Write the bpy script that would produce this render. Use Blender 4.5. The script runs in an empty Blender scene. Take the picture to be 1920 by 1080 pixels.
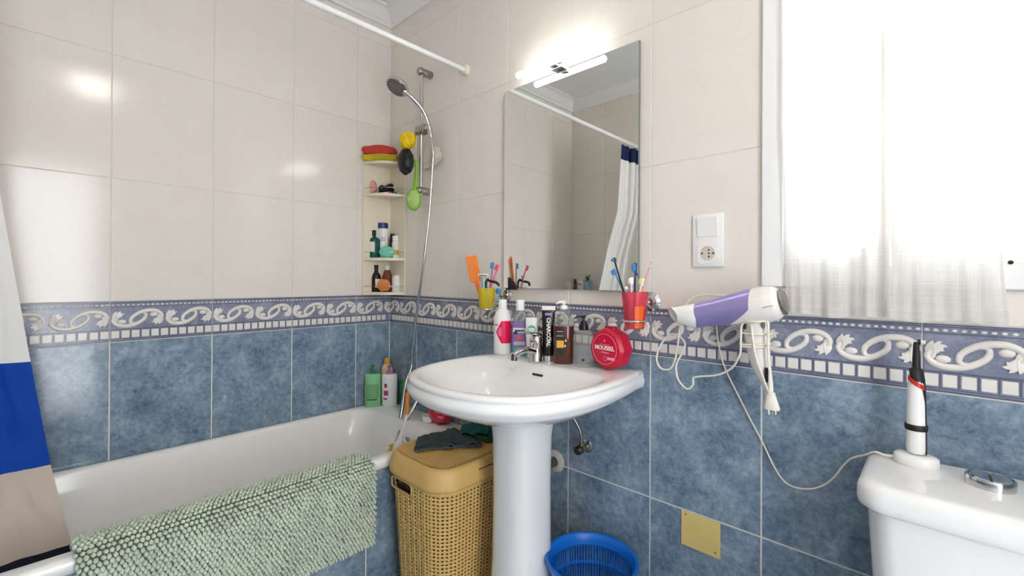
import bpy, bmesh, math, random
from mathutils import Vector, Matrix, noise
S = bpy.context.scene
C = S.collection
PI = math.pi
random.seed(7)

# ------------------------------------------------------------------ camera
EYE = Vector((2.1722, -1.331, 1.137))
RT = Vector((0.7272, 0.6864, 0.0056)).normalized()
FW = Vector((-0.6864, 0.7272, 0.0030)).normalized()
UP = RT.cross(FW).normalized()
RT = FW.cross(UP)
FPX, CYP = 844.16, 519.5
cam = bpy.data.cameras.new('camera')
cam.sensor_width = 36.0
cam.lens = FPX / 1920 * 36.0
cam.shift_y = -(540 - CYP) / 1920
cam.clip_start = 0.02
co = bpy.data.objects.new('camera', cam)
C.objects.link(co)
co.matrix_world = Matrix(((RT.x, UP.x, -FW.x, EYE.x), (RT.y, UP.y, -FW.y, EYE.y), (RT.z, UP.z, -FW.z, EYE.z), (0, 0, 0, 1)))
S.camera = co

def ray(px, py):
    return FW + RT * ((px - 960) / FPX) - UP * ((py - CYP) / FPX)
def onx(px, py, v):
    d = ray(px, py); return EYE + d * ((v - EYE.x) / d.x)
def ony(px, py, v):
    d = ray(px, py); return EYE + d * ((v - EYE.y) / d.y)
def onz(px, py, v):
    d = ray(px, py); return EYE + d * ((v - EYE.z) / d.z)

# ------------------------------------------------------------------ world, large lights, exposure
wld = bpy.data.worlds.new('daylight')
S.world = wld
wld.use_nodes = True
wld.node_tree.nodes['Background'].inputs[0].default_value = (0.94, 0.97, 1.0, 1)
wld.node_tree.nodes['Background'].inputs[1].default_value = 1.9
S.view_settings.view_transform = 'Standard'
S.view_settings.look = 'None'
S.view_settings.gamma = 1
S.view_settings.use_curve_mapping = False
S.view_settings.exposure = 2.25

# ------------------------------------------------------------------ materials
def lin(c):
    return tuple(((v / 255) / 12.92 if v / 255 <= .04045 else ((v / 255 + .055) / 1.055) ** 2.4) for v in c) + (1,)
MATS = {}
def mat(name, col, rough=.4, metal=0, trans=0, ior=1.45, var=.06, vs=20, bump=0, bs=200, coat=0, emit=0, sub=0, alpha=1, sheen=0):
    m = bpy.data.materials.new(name)
    m.use_nodes = True
    n, l = m.node_tree.nodes, m.node_tree.links
    b = n['Principled BSDF']
    b.inputs['Roughness'].default_value = rough
    b.inputs['Metallic'].default_value = metal
    b.inputs['Transmission Weight'].default_value = trans
    b.inputs['IOR'].default_value = ior
    b.inputs['Coat Weight'].default_value = coat
    b.inputs['Coat Roughness'].default_value = .08
    b.inputs['Alpha'].default_value = alpha
    b.inputs['Sheen Weight'].default_value = sheen
    c = lin(col)
    tc = n.new('ShaderNodeTexCoord')
    nz = n.new('ShaderNodeTexNoise'); nz.inputs['Scale'].default_value = vs; nz.inputs['Detail'].default_value = 4
    l.new(tc.outputs['Object'], nz.inputs['Vector'])
    mx = n.new('ShaderNodeMix'); mx.data_type = 'RGBA'
    mx.inputs['A'].default_value = tuple(min(1, v * (1 + var)) for v in c[:3]) + (1,)
    mx.inputs['B'].default_value = tuple(v * (1 - var) for v in c[:3]) + (1,)
    l.new(nz.outputs['Fac'], mx.inputs['Factor'])
    l.new(mx.outputs['Result'], b.inputs['Base Color'])
    if bump:
        bz = n.new('ShaderNodeTexNoise'); bz.inputs['Scale'].default_value = bs; bz.inputs['Detail'].default_value = 3
        l.new(tc.outputs['Object'], bz.inputs['Vector'])
        bp = n.new('ShaderNodeBump'); bp.inputs['Strength'].default_value = bump; bp.inputs['Distance'].default_value = .002
        l.new(bz.outputs['Fac'], bp.inputs['Height'])
        l.new(bp.outputs['Normal'], b.inputs['Normal'])
    if emit:
        b.inputs['Emission Color'].default_value = c
        b.inputs['Emission Strength'].default_value = emit
    if sub:
        b.inputs['Subsurface Weight'].default_value = sub
        b.inputs['Subsurface Radius'].default_value = (.02, .02, .02)
    MATS[name] = m
    return m
def tilemat(name, stops, rough, scale, seedscale=1.0, bump=0.0, dist=1.2, fine=1.0):
    m = bpy.data.materials.new(name); m.use_nodes = True
    n, l = m.node_tree.nodes, m.node_tree.links
    b = n['Principled BSDF']; b.inputs['Roughness'].default_value = rough
    g = n.new('ShaderNodeNewGeometry'); oi = n.new('ShaderNodeObjectInfo')
    mu = n.new('ShaderNodeMath'); mu.operation = 'MULTIPLY'; mu.inputs[1].default_value = 13 * seedscale
    l.new(oi.outputs['Random'], mu.inputs[0])
    ad = n.new('ShaderNodeVectorMath'); ad.operation = 'ADD'
    l.new(g.outputs['Position'], ad.inputs[0]); l.new(mu.outputs[0], ad.inputs[1])
    nz = n.new('ShaderNodeTexNoise'); nz.inputs['Scale'].default_value = scale; nz.inputs['Detail'].default_value = 9
    nz.inputs['Roughness'].default_value = .68; nz.inputs['Distortion'].default_value = dist
    l.new(ad.outputs[0], nz.inputs['Vector'])
    n2 = n.new('ShaderNodeTexNoise'); n2.inputs['Scale'].default_value = scale * 6; n2.inputs['Detail'].default_value = 8
    n2.inputs['Roughness'].default_value = .78; n2.inputs['Distortion'].default_value = dist * 1.5
    l.new(ad.outputs[0], n2.inputs['Vector'])
    av = n.new('ShaderNodeMix'); av.data_type = 'FLOAT'; av.inputs['Factor'].default_value = .45 * fine
    l.new(nz.outputs['Fac'], av.inputs['A']); l.new(n2.outputs['Fac'], av.inputs['B'])
    cr = n.new('ShaderNodeValToRGB')
    e = cr.color_ramp.elements
    e[0].position, e[0].color = stops[0][0], lin(stops[0][1])
    e[1].position, e[1].color = stops[-1][0], lin(stops[-1][1])
    for p, c in stops[1:-1]:
        k = e.new(p); k.color = lin(c)
    l.new(av.outputs['Result'], cr.inputs['Fac'])
    l.new(cr.outputs['Color'], b.inputs['Base Color'])
    # slightly uneven glaze
    bz = n.new('ShaderNodeTexNoise'); bz.inputs['Scale'].default_value = 9; bz.inputs['Detail'].default_value = 2
    l.new(ad.outputs[0], bz.inputs['Vector'])
    bp = n.new('ShaderNodeBump'); bp.inputs['Strength'].default_value = bump; bp.inputs['Distance'].default_value = .01
    l.new(bz.outputs['Fac'], bp.inputs['Height']); l.new(bp.outputs['Normal'], b.inputs['Normal'])
    MATS[name] = m
    return m

tilemat('cream_glaze', [(.3, (230, 222, 213)), (.7, (237, 230, 222))], .13, 6, bump=.035)
tilemat('blue_glaze', [(.36, (84, 98, 118)), (.45, (112, 132, 153)), (.52, (134, 153, 171)), (.58, (152, 170, 185)), (.66, (180, 194, 203))], .13, 9, bump=.05, dist=.25, fine=1.1)
tilemat('border_glaze', [(.33, (102, 107, 130)), (.5, (133, 138, 158)), (.66, (166, 170, 184))], .16, 12, bump=.05)
tilemat('floor_glaze', [(.35, (96, 104, 116)), (.5, (120, 128, 138)), (.68, (150, 156, 162))], .2, 5, bump=.05)
mat('relief_white', (231, 226, 220), .18, var=.04, vs=40)
mat('border_line', (92, 96, 120), .2)
mat('grout_white', (222, 220, 214), .7, var=.05, vs=60)
mat('grout_cream', (206, 196, 184), .7, var=.08, vs=30)
mat('ceiling_paint', (232, 232, 232), .7, var=.01)
mat('cornice_plaster', (236, 235, 232), .6, var=.01)
mat('enamel', (247, 246, 242), .1, var=.008, coat=.3)
mat('porcelain', (241, 241, 240), .07, var=.006, coat=.4)
mat('chrome', (205, 205, 205), .13, 1, var=.03)
mat('satin_chrome', (165, 163, 158), .22, 1, var=.04)
mat('dark_chrome', (120, 118, 115), .25, 1, var=.05)
mat('mirror_silver', (236, 238, 236), .0, 1, var=0)
mat('glass_edge', (120, 130, 126), .15, var=.02)
mat('white_plastic', (238, 237, 233), .28, var=.015)
mat('white_gloss', (240, 240, 238), .15, var=.01)
mat('ivory_plastic', (238, 228, 206), .3, var=.02)
mat('frame_white', (238, 238, 238), .3, var=.01)
mat('cord_white', (236, 230, 216), .4, var=.02)
mat('black_plastic', (22, 22, 24), .3, var=.1)
mat('dark_gap', (40, 40, 40), .8)
mat('yellow_plate', (226, 200, 128), .5, var=.05, vs=15)

# ------------------------------------------------------------------ mesh helpers
class MB:
    def __init__(s):
        s.v = []; s.f = []; s.mi = []
    def add(s, vs, fs, mi=0, mtx=None):
        k = len(s.v)
        s.v += [tuple(mtx @ Vector(p)) if mtx else tuple(p) for p in vs]
        s.f += [tuple(i + k for i in f) for f in fs]; s.mi += [mi] * len(fs)
        return s
    def box(s, lo, hi, mi=0, mtx=None):
        x0, y0, z0 = lo; x1, y1, z1 = hi
        return s.add([(x0,y0,z0),(x1,y0,z0),(x1,y1,z0),(x0,y1,z0),(x0,y0,z1),(x1,y0,z1),(x1,y1,z1),(x0,y1,z1)],
                     [(0,3,2,1),(4,5,6,7),(0,1,5,4),(1,2,6,5),(2,3,7,6),(3,0,4,7)], mi, mtx)
    def rbox(s, lo, hi, r, seg=2, mi=0, mtx=None):
        bm = bmesh.new(); bmesh.ops.create_cube(bm, size=1)
        for v in bm.verts:
            v.co = Vector([(a + b) / 2 + c * (b - a) for a, b, c in zip(lo, hi, v.co)])
        bmesh.ops.bevel(bm, geom=bm.edges[:], offset=r, segments=seg, affect='EDGES', profile=.5)
        return s.bm(bm, mi, mtx)
    def bm(s, bm, mi=0, mtx=None):
        bm.verts.index_update()
        s.add([v.co[:] for v in bm.verts], [[v.index for v in f.verts] for f in bm.faces], mi, mtx); bm.free(); return s
    def loft(s, rings, closed=True, cap0=False, cap1=False, mi=0, mtx=None):
        n = len(rings[0]); vs = [p for r in rings for p in r]; fs = []
        m = n if closed else n - 1
        for a in range(len(rings) - 1):
            for i in range(m):
                j = (i + 1) % n
                fs.append((a*n+i, a*n+j, (a+1)*n+j, (a+1)*n+i))
        if cap0: fs.append(tuple(reversed(range(n))))
        if cap1: fs.append(tuple((len(rings)-1)*n + i for i in range(n)))
        return s.add(vs, fs, mi, mtx)
    def lathe(s, prof, n=24, mi=0, mtx=None, sx=1, sy=1, cap=True):
        rings = [[(r*math.cos(2*PI*i/n)*sx, r*math.sin(2*PI*i/n)*sy, z) for i in range(n)] for r, z in prof]
        return s.loft(rings, True, cap, cap, mi, mtx)
    def tube(s, pts, r, n=8, mi=0, caps=True, flat=1.0, mtx=None):
        pts = [Vector(p) for p in pts]; rr = r if isinstance(r, (list, tuple)) else [r]*len(pts)
        t0 = (pts[1]-pts[0]).normalized()
        a = Vector((0,0,1)) if abs(t0.z) < .9 else Vector((1,0,0))
        u = a.cross(t0).normalized(); rings = []
        for i, p in enumerate(pts):
            t = (pts[min(i+1,len(pts)-1)] - pts[max(i-1,0)])
            if t.length < 1e-9: t = t0
            t.normalize()
            u = (u - t*u.dot(t))
            if u.length < 1e-6: u = t.orthogonal()
            u.normalize(); w = t.cross(u)
            rings.append([p + (u*math.cos(2*PI*k/n) + w*math.sin(2*PI*k/n)*flat)*rr[i] for k in range(n)])
        return s.loft(rings, True, caps, caps, mi, mtx)
    def ball(s, c, r, n=12, m=8, mi=0, mtx=None):
        if not isinstance(r, (tuple, list)): r = (r, r, r)
        c = Vector(c); vs = [c + Vector((0,0,-r[2]))]; fs = []
        for j in range(1, m):
            a = -PI/2 + PI*j/m
            for i in range(n):
                b = 2*PI*i/n
                vs.append(c + Vector((r[0]*math.cos(a)*math.cos(b), r[1]*math.cos(a)*math.sin(b), r[2]*math.sin(a))))
        vs.append(c + Vector((0,0,r[2]))); L = len(vs)-1
        for i in range(n):
            j = (i+1) % n
            fs.append((0, 1+j, 1+i)); fs.append((L, L-n+i, L-n+j))
            for k in range(m-2):
                fs.append((1+k*n+i, 1+k*n+j, 1+(k+1)*n+j, 1+(k+1)*n+i))
        return s.add(vs, fs, mi, mtx)
    def prism(s, poly, h0, h1, mi=0, mtx=None, inset=0, n=None):
        # polygon in xy, extruded along z from h0 to h1, top edge eased by inset
        N = len(poly)
        rings = [[(x, y, h0) for x, y in poly]]
        if inset:
            rings.append([(x, y, h1-inset) for x, y in poly])
            cx = sum(p[0] for p in poly)/N; cy = sum(p[1] for p in poly)/N
            out = []
            for i in range(N):
                a, b, c = Vector(poly[i-1]), Vector(poly[i]), Vector(poly[(i+1) % N])
                d1 = (b-a).normalized(); d2 = (c-b).normalized()
                nn = Vector((-(d1+d2).y, (d1+d2).x))
                nn = nn.normalized() if nn.length > 1e-6 else Vector((0,0))
                out.append((b.x+nn.x*inset, b.y+nn.y*inset, h1))
            rings.append(out)
        else:
            rings.append([(x, y, h1) for x, y in poly])
        return s.loft(rings, True, True, True, mi, mtx)
    def shift(s, d):
        s.v = [(p[0]+d[0], p[1]+d[1], p[2]+d[2]) for p in s.v]; return s
    def mesh(s, name, mats, smooth=40):
        me = bpy.data.meshes.new(name)
        me.from_pydata(s.v, [], s.f)
        for m in (mats if isinstance(mats, (list, tuple)) else [mats]):
            me.materials.append(MATS[m] if isinstance(m, str) else m)
        me.polygons.foreach_set('material_index', s.mi)
        bm = bmesh.new(); bm.from_mesh(me); bmesh.ops.recalc_face_normals(bm, faces=bm.faces[:]); bm.to_mesh(me); bm.free()
        if smooth:
            me.shade_smooth()
            me.set_sharp_from_angle(angle=math.radians(smooth))
        me.update()
        return me
    def build(s, name, mats, parent=None, smooth=40, loc=(0,0,0), world=False):
        # world=True: vertices are in world space, parent is an unrotated Empty
        if world and parent is not None: s.shift(tuple(-v for v in parent.location))
        return link(name, s.mesh(name, mats, smooth), parent, loc)
def link(name, me, parent=None, loc=(0,0,0), rot=None):
    o = bpy.data.objects.new(name, me); C.objects.link(o); o.location = loc
    if rot: o.rotation_euler = rot
    if parent is not None: o.parent = parent
    return o
def tag(o, label=None, cat=None, group=None, kind=None):
    if label: o['label'] = label
    if cat: o['category'] = cat
    if group: o['group'] = group
    if kind: o['kind'] = kind
    return o
def thing(name, label, cat, loc=(0,0,0), rot=None, group=None):
    o = bpy.data.objects.new(name, None); C.objects.link(o); o.empty_display_size = .05
    o.location = loc
    if rot: o.rotation_euler = rot
    return tag(o, label, cat, group)
def spline(pts, n=8, closed=False):
    P = [Vector(p) for p in pts]; out = []; N = len(P)
    for i in range(N if closed else N-1):
        if closed: a, b, c, d = P[i-1], P[i], P[(i+1) % N], P[(i+2) % N]
        else: a, b, c, d = P[max(i-1,0)], P[i], P[i+1], P[min(i+2,N-1)]
        for k in range(n):
            t = k/n
            out.append(.5*((2*b) + (c-a)*t + (2*a-5*b+4*c-d)*t*t + (3*b-a-3*c+d)*t**3))
    if not closed: out.append(P[-1])
    return out
def rrect(x0, x1, y0, y1, r, z, k=6, corners=None):
    out = []
    for q, (cx, cy, a0) in enumerate(((x1-r,y1-r,0),(x0+r,y1-r,PI/2),(x0+r,y0+r,PI),(x1-r,y0+r,1.5*PI))):
        for i in range(k+1):
            a = a0 + PI/2*i/k
            out.append((cx+r*math.cos(a), cy+r*math.sin(a), z))
    return out
def text_mesh(body, size, mats, name='lettering', extrude=.0004, bold=0, shear=0, font_space=1):
    cu = bpy.data.curves.new(name, 'FONT'); cu.body = body; cu.size = size; cu.extrude = extrude
    cu.align_x = 'CENTER'; cu.align_y = 'CENTER'; cu.offset = bold; cu.shear = shear; cu.space_character = font_space
    cu.resolution_u = 3
    o = bpy.data.objects.new(name, cu); C.objects.link(o)
    dg = bpy.context.evaluated_depsgraph_get()
    me = bpy.data.meshes.new_from_object(o.evaluated_get(dg))
    bpy.data.objects.remove(o); bpy.data.curves.remove(cu)
    me.name = name; me.materials.clear(); me.materials.append(MATS[mats])
    return me
def RX(a): return Matrix.Rotation(a, 4, 'X')
def RY(a): return Matrix.Rotation(a, 4, 'Y')
def RZ(a): return Matrix.Rotation(a, 4, 'Z')
def TR(*p): return Matrix.Translation(Vector(p))
def SC(x, y, z): return Matrix.Diagonal((x, y, z, 1))
def axis_to(a, b):
    # matrix whose local z runs from a to b with origin at a
    d = Vector(b) - Vector(a)
    return Matrix.Translation(Vector(a)) @ d.to_track_quat('Z', 'Y').to_matrix().to_4x4()
# thin window glass: mostly clear with a faint reflection
def special(name, build):
    m = bpy.data.materials.new(name); m.use_nodes = True
    n, l = m.node_tree.nodes, m.node_tree.links
    for k in list(n):
        if k.type != 'OUTPUT_MATERIAL': n.remove(k)
    out = n['Material Output']
    l.new(build(n, l).outputs[0], out.inputs['Surface']); MATS[name] = m
def _glass(n, l):
    t = n.new('ShaderNodeBsdfTransparent'); g = n.new('ShaderNodeBsdfGlossy'); g.inputs['Roughness'].default_value = .02
    mx = n.new('ShaderNodeMixShader'); mx.inputs[0].default_value = .06
    l.new(t.outputs[0], mx.inputs[1]); l.new(g.outputs[0], mx.inputs[2]); return mx
special('glass_clear', _glass)
def _sheer(n, l):
    tc = n.new('ShaderNodeTexCoord')
    fac = []
    for sc in ((380, 1, 9), (7, 1, 420)):
        mp = n.new('ShaderNodeMapping'); mp.inputs['Scale'].default_value = sc
        l.new(tc.outputs['Object'], mp.inputs['Vector'])
        nz = n.new('ShaderNodeTexNoise'); nz.inputs['Scale'].default_value = 1; nz.inputs['Detail'].default_value = 2
        l.new(mp.outputs[0], nz.inputs['Vector']); fac.append(nz)
    mul = n.new('ShaderNodeMath'); mul.operation = 'MAXIMUM'
    l.new(fac[0].outputs['Fac'], mul.inputs[0]); l.new(fac[1].outputs['Fac'], mul.inputs[1])
    mr = n.new('ShaderNodeMapRange'); mr.inputs['From Min'].default_value = .42; mr.inputs['From Max'].default_value = .72
    mr.inputs['To Min'].default_value = .70; mr.inputs['To Max'].default_value = .86
    l.new(mul.outputs[0], mr.inputs['Value'])
    d = n.new('ShaderNodeBsdfDiffuse'); d.inputs['Color'].default_value = lin((238,237,233))
    tl = n.new('ShaderNodeBsdfTranslucent'); tl.inputs['Color'].default_value = lin((246,244,240))
    a = n.new('ShaderNodeMixShader'); a.inputs[0].default_value = .5
    l.new(d.outputs[0], a.inputs[1]); l.new(tl.outputs[0], a.inputs[2])
    t = n.new('ShaderNodeBsdfTransparent')
    mx = n.new('ShaderNodeMixShader')
    l.new(mr.outputs['Result'], mx.inputs[0]); l.new(t.outputs[0], mx.inputs[1]); l.new(a.outputs[0], mx.inputs[2])
    return mx
special('sheer_fabric', _sheer)
# coloured see-through plastics: thin tinted walls
def tint(name, col, clear=.55, rough=.15, see=None):
    def f(n, l):
        t = n.new('ShaderNodeBsdfTransparent'); t.inputs['Color'].default_value = lin(see or col)
        p = n.new('ShaderNodeBsdfPrincipled'); p.inputs['Base Color'].default_value = lin(col); p.inputs['Roughness'].default_value = rough
        tl = n.new('ShaderNodeBsdfTranslucent'); tl.inputs['Color'].default_value = lin(col)
        nz = n.new('ShaderNodeTexNoise'); nz.inputs['Scale'].default_value = 30
        mr = n.new('ShaderNodeMapRange'); mr.inputs['To Min'].default_value = max(0, 1-clear-.06); mr.inputs['To Max'].default_value = 1-clear+.06
        l.new(nz.outputs['Fac'], mr.inputs['Value'])
        a = n.new('ShaderNodeMixShader'); a.inputs[0].default_value = .45
        l.new(p.outputs[0], a.inputs[1]); l.new(tl.outputs[0], a.inputs[2])
        mx = n.new('ShaderNodeMixShader'); l.new(mr.outputs['Result'], mx.inputs[0])
        l.new(t.outputs[0], mx.inputs[1]); l.new(a.outputs[0], mx.inputs[2]); return mx
    special(name, f)
tint('tint_yellow', (255, 244, 110), .66, see=(255, 251, 175))
tint('tint_pink', (255, 130, 152), .66, see=(255, 190, 198))
tint('tint_frost', (250, 252, 251), .80, .1, see=(246, 248, 247))
tint('tint_clear', (244, 246, 245), .86, .08)
mat('tint_brown', (82, 36, 24), .12, var=.15, coat=.4)
tint('tint_teal', (60, 130, 140), .4, .1)
tint('tint_amber', (205, 150, 130), .6, .1)
# ------------------------------------------------------------------ the room
RX1, RY1, CEIL = 3.10, -1.71, 2.57
W_ = .316
BB, BT = .8979, 1.0455
WX0, WX1, WZ0, WZ1 = 1.8335, 2.362, 1.119, 2.25      # window frame outline
HX0, HX1, HZ0, HZ1 = 1.865, 2.33, 1.15, 2.215        # hole in the wall
EY0, EY1, DZ1 = -1.645, -.97, 2.06                      # opening added in the unseen right wall to brighten the room
G = .0016                                             # tile face stands proud of the grout by this much
def struct(name, mb, m, smooth=0):
    o = mb.build(name, m, None, smooth); o['kind'] = 'structure'; return o
w = MB()
w.box((-.2, G, 0), (HX0, .22, CEIL)); w.box((HX1, G, 0), (RX1+.2, .22, CEIL))
w.box((HX0, G, 0), (HX1, .22, HZ0)); w.box((HX0, G, HZ1), (HX1, .22, CEIL))
wall_back = struct('wall_back', w, 'grout_white')
tag(wall_back, 'tiled wall behind the washbasin, cream above a relief border and blue below', 'wall')
wall_left = struct('wall_left', MB().box((-.2, RY1-.2, 0), (-G, G, CEIL)), 'grout_white')
tag(wall_left, 'tiled wall along the bathtub, cream above a relief border and blue below', 'wall')
wall_front = struct('wall_front', MB().box((-G, RY1-.2, 0), (RX1+.2, RY1-G, CEIL)), 'grout_white')
tag(wall_front, 'tiled wall opposite the washbasin, seen only in the mirror', 'wall')
wall_right = struct('wall_right', MB().box((RX1+G, EY1, 0), (RX1+.2, G, CEIL)).box((RX1+G, RY1-G, 0), (RX1+.2, EY0, CEIL)).box((RX1+G, EY0, DZ1), (RX1+.2, EY1, CEIL)), 'grout_white')
tag(wall_right, 'tiled wall with an opening added for light beside the toilet, outside the view', 'wall')
floor = struct('floor', MB().box((-.2, RY1-.2, -.1), (RX1+.2, .22, -.002)), 'grout_white')
tag(floor, 'grey tiled bathroom floor', 'floor')
ceiling = struct('ceiling', MB().box((-.2, RY1-.2, CEIL), (RX1+.2, .22, CEIL+.1)), 'ceiling_paint')
tag(ceiling, 'plain white painted ceiling', 'ceiling')

# tiles: meshes are shared between alike sizes; local origin at the lower left corner, face at local y = 0 looking to -y
_tm = {}
def tile_mesh(wd, ht, m, gap, name='tile'):
    key = (round(wd, 4), round(ht, 4), m)
    if key not in _tm:
        b = MB(); g = gap/2; e = .0012
        r0 = [(g, .006, g), (wd-g, .006, g), (wd-g, .006, ht-g), (g, .006, ht-g)]
        r1 = [(x, e, z) for x, _, z in r0]
        r2 = [(g+e, 0, g+e), (wd-g-e, 0, g+e), (wd-g-e, 0, ht-g-e), (g+e, 0, ht-g-e)]
        b.loft([r0, r1, r2], True, False, True)
        _tm[key] = b.mesh(name, m, 0)
    return _tm[key]
# scroll relief of the border, centred at 0, in the xz plane
def scroll_bm():
    b = MB()
    F = Matrix(((1,0,0,0),(0,0,-1,0),(0,1,0,0),(0,0,0,1)))   # local z (height) -> -y, local y -> z
    for q in (0, 1):
        R = F @ RZ(PI*q)
        sw = spline([(-.0665,.006),(-.071,-.006),(-.064,-.0185),(-.049,-.0265),(-.028,-.0275),(-.008,-.0225),(.009,-.012),(.0205,.0005),(.022,.010)], 5)
        N = len(sw)
        rad = [.0052 + .0020*math.sin(PI*i/(N-1)) for i in range(N)]
        b.tube([(p.x, p.y, .0005) for p in sw], rad, 8, mtx=R @ SC(1,1,.8))
        leaf = [(-.0745,.0),(-.0755,.010),(-.0705,.021),(-.0625,.0285),(-.0605,.0215),(-.0545,.0265),(-.0475,.0275),(-.0495,.0205),(-.0425,.0195),(-.038,.0155),(-.0455,.0125),(-.044,.0055),(-.0505,.0045),(-.0565,-.001),(-.0585,-.009),(-.064,-.016),(-.0705,-.012)]
        b.prism(list(reversed(leaf)), -.001, .0036, mtx=R, inset=.0012)
        b.ball((-.046,-.0115,0), (.0125,.0088,.0050), 12, 6, mtx=R)
        b.tube([(p.x, p.y, .0005) for p in spline([(-.062,.021),(-.060,.008),(-.0615,-.004)], 4)], [.0012,.0016]*4+[.001], 5, mtx=R @ TR(0,0,.0028))
    ring = []
    for i in range(24):
        a = 2*PI*i/24
        x, y = .0265*math.cos(a), .0150*math.sin(a)
        c, s_ = math.cos(.72), math.sin(.72)
        ring.append((x*c-y*s_, x*s_+y*c, .0005))
    ring.append(ring[0])
    b.tube(ring, .0056, 8, mtx=F @ SC(1,1,.85), caps=False)
    return b
SCROLL = scroll_bm()
def cut_mesh(mb, x0, x1, name, m):
    bm = bmesh.new()
    me = mb.mesh(name, m, 50)
    bm.from_mesh(me)
    for x, s_ in ((x0, -1), (x1, 1)):
        bmesh.ops.bisect_plane(bm, geom=bm.verts[:]+bm.edges[:]+bm.faces[:], plane_co=(x,0,0), plane_no=(s_,0,0), clear_outer=True)
    bm.to_mesh(me); bm.free(); return me
BH = BT - BB
scroll_me = SCROLL.mesh('scroll', 'relief_white', 50)
sq_me = MB().rbox((-.0113, -.0022, -.0132), (.0113, .002, .0132), .0012, 1).mesh('square', 'relief_white', 30)
_bm = {}
def bead_mesh(wd):
    k = round(wd, 3)
    if k not in _bm:
        b = MB(); n = int(wd/(W_/22)+1e-6)
        for i in range(n):
            b.ball(((i+.5)*W_/22, 0, 0), (.0050, .0026, .0033), 8, 5)
        _bm[k] = b.mesh('bead_row', 'relief_white', 60)
    return _bm[k]
def line_mesh(wd):
    b = MB()
    for z0, z1, y in ((.0015,.0045,-.0008),(.0075,.0095,-.0006),(.0425,.0455,-.001),(.1258,.1275,-.0015),(.1400,.1418,-.0015),(.1445,.1462,-.001)):
        b.box((.001, y, z0), (wd-.001, .002, z1))
    for i in range(int(wd/(W_/11)+1e-6)+1):
        x = i*W_/11
        if 0 < x < wd: b.box((x-.0012, -.0004, .0105), (x+.0012, .002, .0415))
    return b.mesh('line_relief', 'border_line', 0)
_lm = {}
def border_tile(parent, loc, rot, wd, off, fine=True):
    """wd: width; off: pattern offset (pattern 0 at a full-tile joint)."""
    t = link('border_tile', tile_mesh(wd, BH, 'border_glaze', .002, 'border_tile'), parent, loc, rot)
    k = round(wd, 3)
    if k not in _lm: _lm[k] = line_mesh(wd)
    link('line_relief', _lm[k], t)
    o = link('bead_row', bead_mesh(wd), t, (0, -.0005, BH-.0142)); o['kind'] = 'stuff'
    for i in range(-1, 4):
        c = (i+.5)*W_/2 - off
        if c + W_/4 < .004 or c - W_/4 > wd - .004: continue
        if c - W_/4 >= -.002 and c + W_/4 <= wd+.002: me = scroll_me
        else: me = cut_mesh(SCROLL, max(-.079, .002-c), min(.079, wd-.002-c), 'scroll', 'relief_white')
        link('scroll', me, t, (c, -.0002, .0835))
    if fine:
        for i in range(-11, 22):
            c = (i+.5)*W_/11 - off
            if c > .011 and c < wd-.011: link('square', sq_me, t, (c, -.0002, .0262))
    else:
        b = MB()
        for i in range(-11, 22):
            c = (i+.5)*W_/11 - off
            if c > .011 and c < wd-.011: b.box((c-.0113, -.0022, .013), (c+.0113, .001, .0394))
        b.build('square_row', 'relief_white', t, 0)
    return t
CREAM = [BT, 1.4927, 1.941, 2.389, CEIL]
def tile_wall(parent, joints, place, rot, fine, skip=None, blue_from=0.0, off0=0.0):
    """joints: s positions along the wall; place(s, z) -> location of tile corner (local +x runs along the wall)."""
    for a, b in zip(joints[:-1], joints[1:]):
        for z0, z1, m, gap in ((0,.4515,'blue_glaze',.0046),(.4515,BB,'blue_glaze',.0046)) + tuple((p, q, 'cream_glaze', .0022) for p, q in zip(CREAM[:-1], CREAM[1:])):
            if z1 <= blue_from: continue
            if skip and skip(a, b, z0, z1): continue
            link('tile', tile_mesh(b-a, z1-z0, m, gap), parent, place(a, z0), rot)
        full = b-a > W_-.01
        border_tile(parent, place(a, BB), rot, b-a, 0 if full else off0 if a == joints[0] else 0, fine)
# back wall: local +x = world +x
jb = [0, .253] + [.253+W_*k for k in range(1, 9)] + [RX1]
def skip_back(a, b, z0, z1): return z0 >= BT-.001 and a > 1.83 and a < 2.3
tile_wall(wall_back, jb, lambda s, z: (s, 0, z), None, True, skip_back, off0=W_-.253)
for a, b in ((1.833, 2.149), (2.149, 2.362)):
    link('tile', tile_mesh(b-a, WZ0-BT, 'cream_glaze', .002), wall_back, (a, 0, BT))
    z = BT
for z0, z1 in zip(CREAM[:-1], CREAM[1:]):
    link('tile', tile_mesh(.103, z1-z0, 'cream_glaze', .0022), wall_back, (2.362, 0, z0))
for a, b in ((1.833, 2.149), (2.149, 2.362)):
    link('tile', tile_mesh(b-a, CEIL-WZ1, 'cream_glaze', .0022), wall_back, (a, 0, WZ1))
# left wall: local +x = world +y, face looks to +x ; s measured from the far (front) end
jl = [0, 1.71-1.4602, 1.71-1.1442, 1.71-.8282, 1.71-.5122, 1.71-.1962, 1.71]
for a, b in zip(jl[:-1], jl[1:]):
    for z0, z1, m, gap in ((.4515,BB,'blue_glaze',.0046),) + tuple((p, q, 'cream_glaze', .0022) for p, q in zip(CREAM[:-1], CREAM[1:])):
        link('tile', tile_mesh(b-a, z1-z0, m, gap), wall_left, (0, RY1+a, z0), (0,0,PI/2))
    border_tile(wall_left, (0, RY1+a, BB), (0,0,PI/2), b-a, W_-(b-a) if a == 0 else 0, True)
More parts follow.
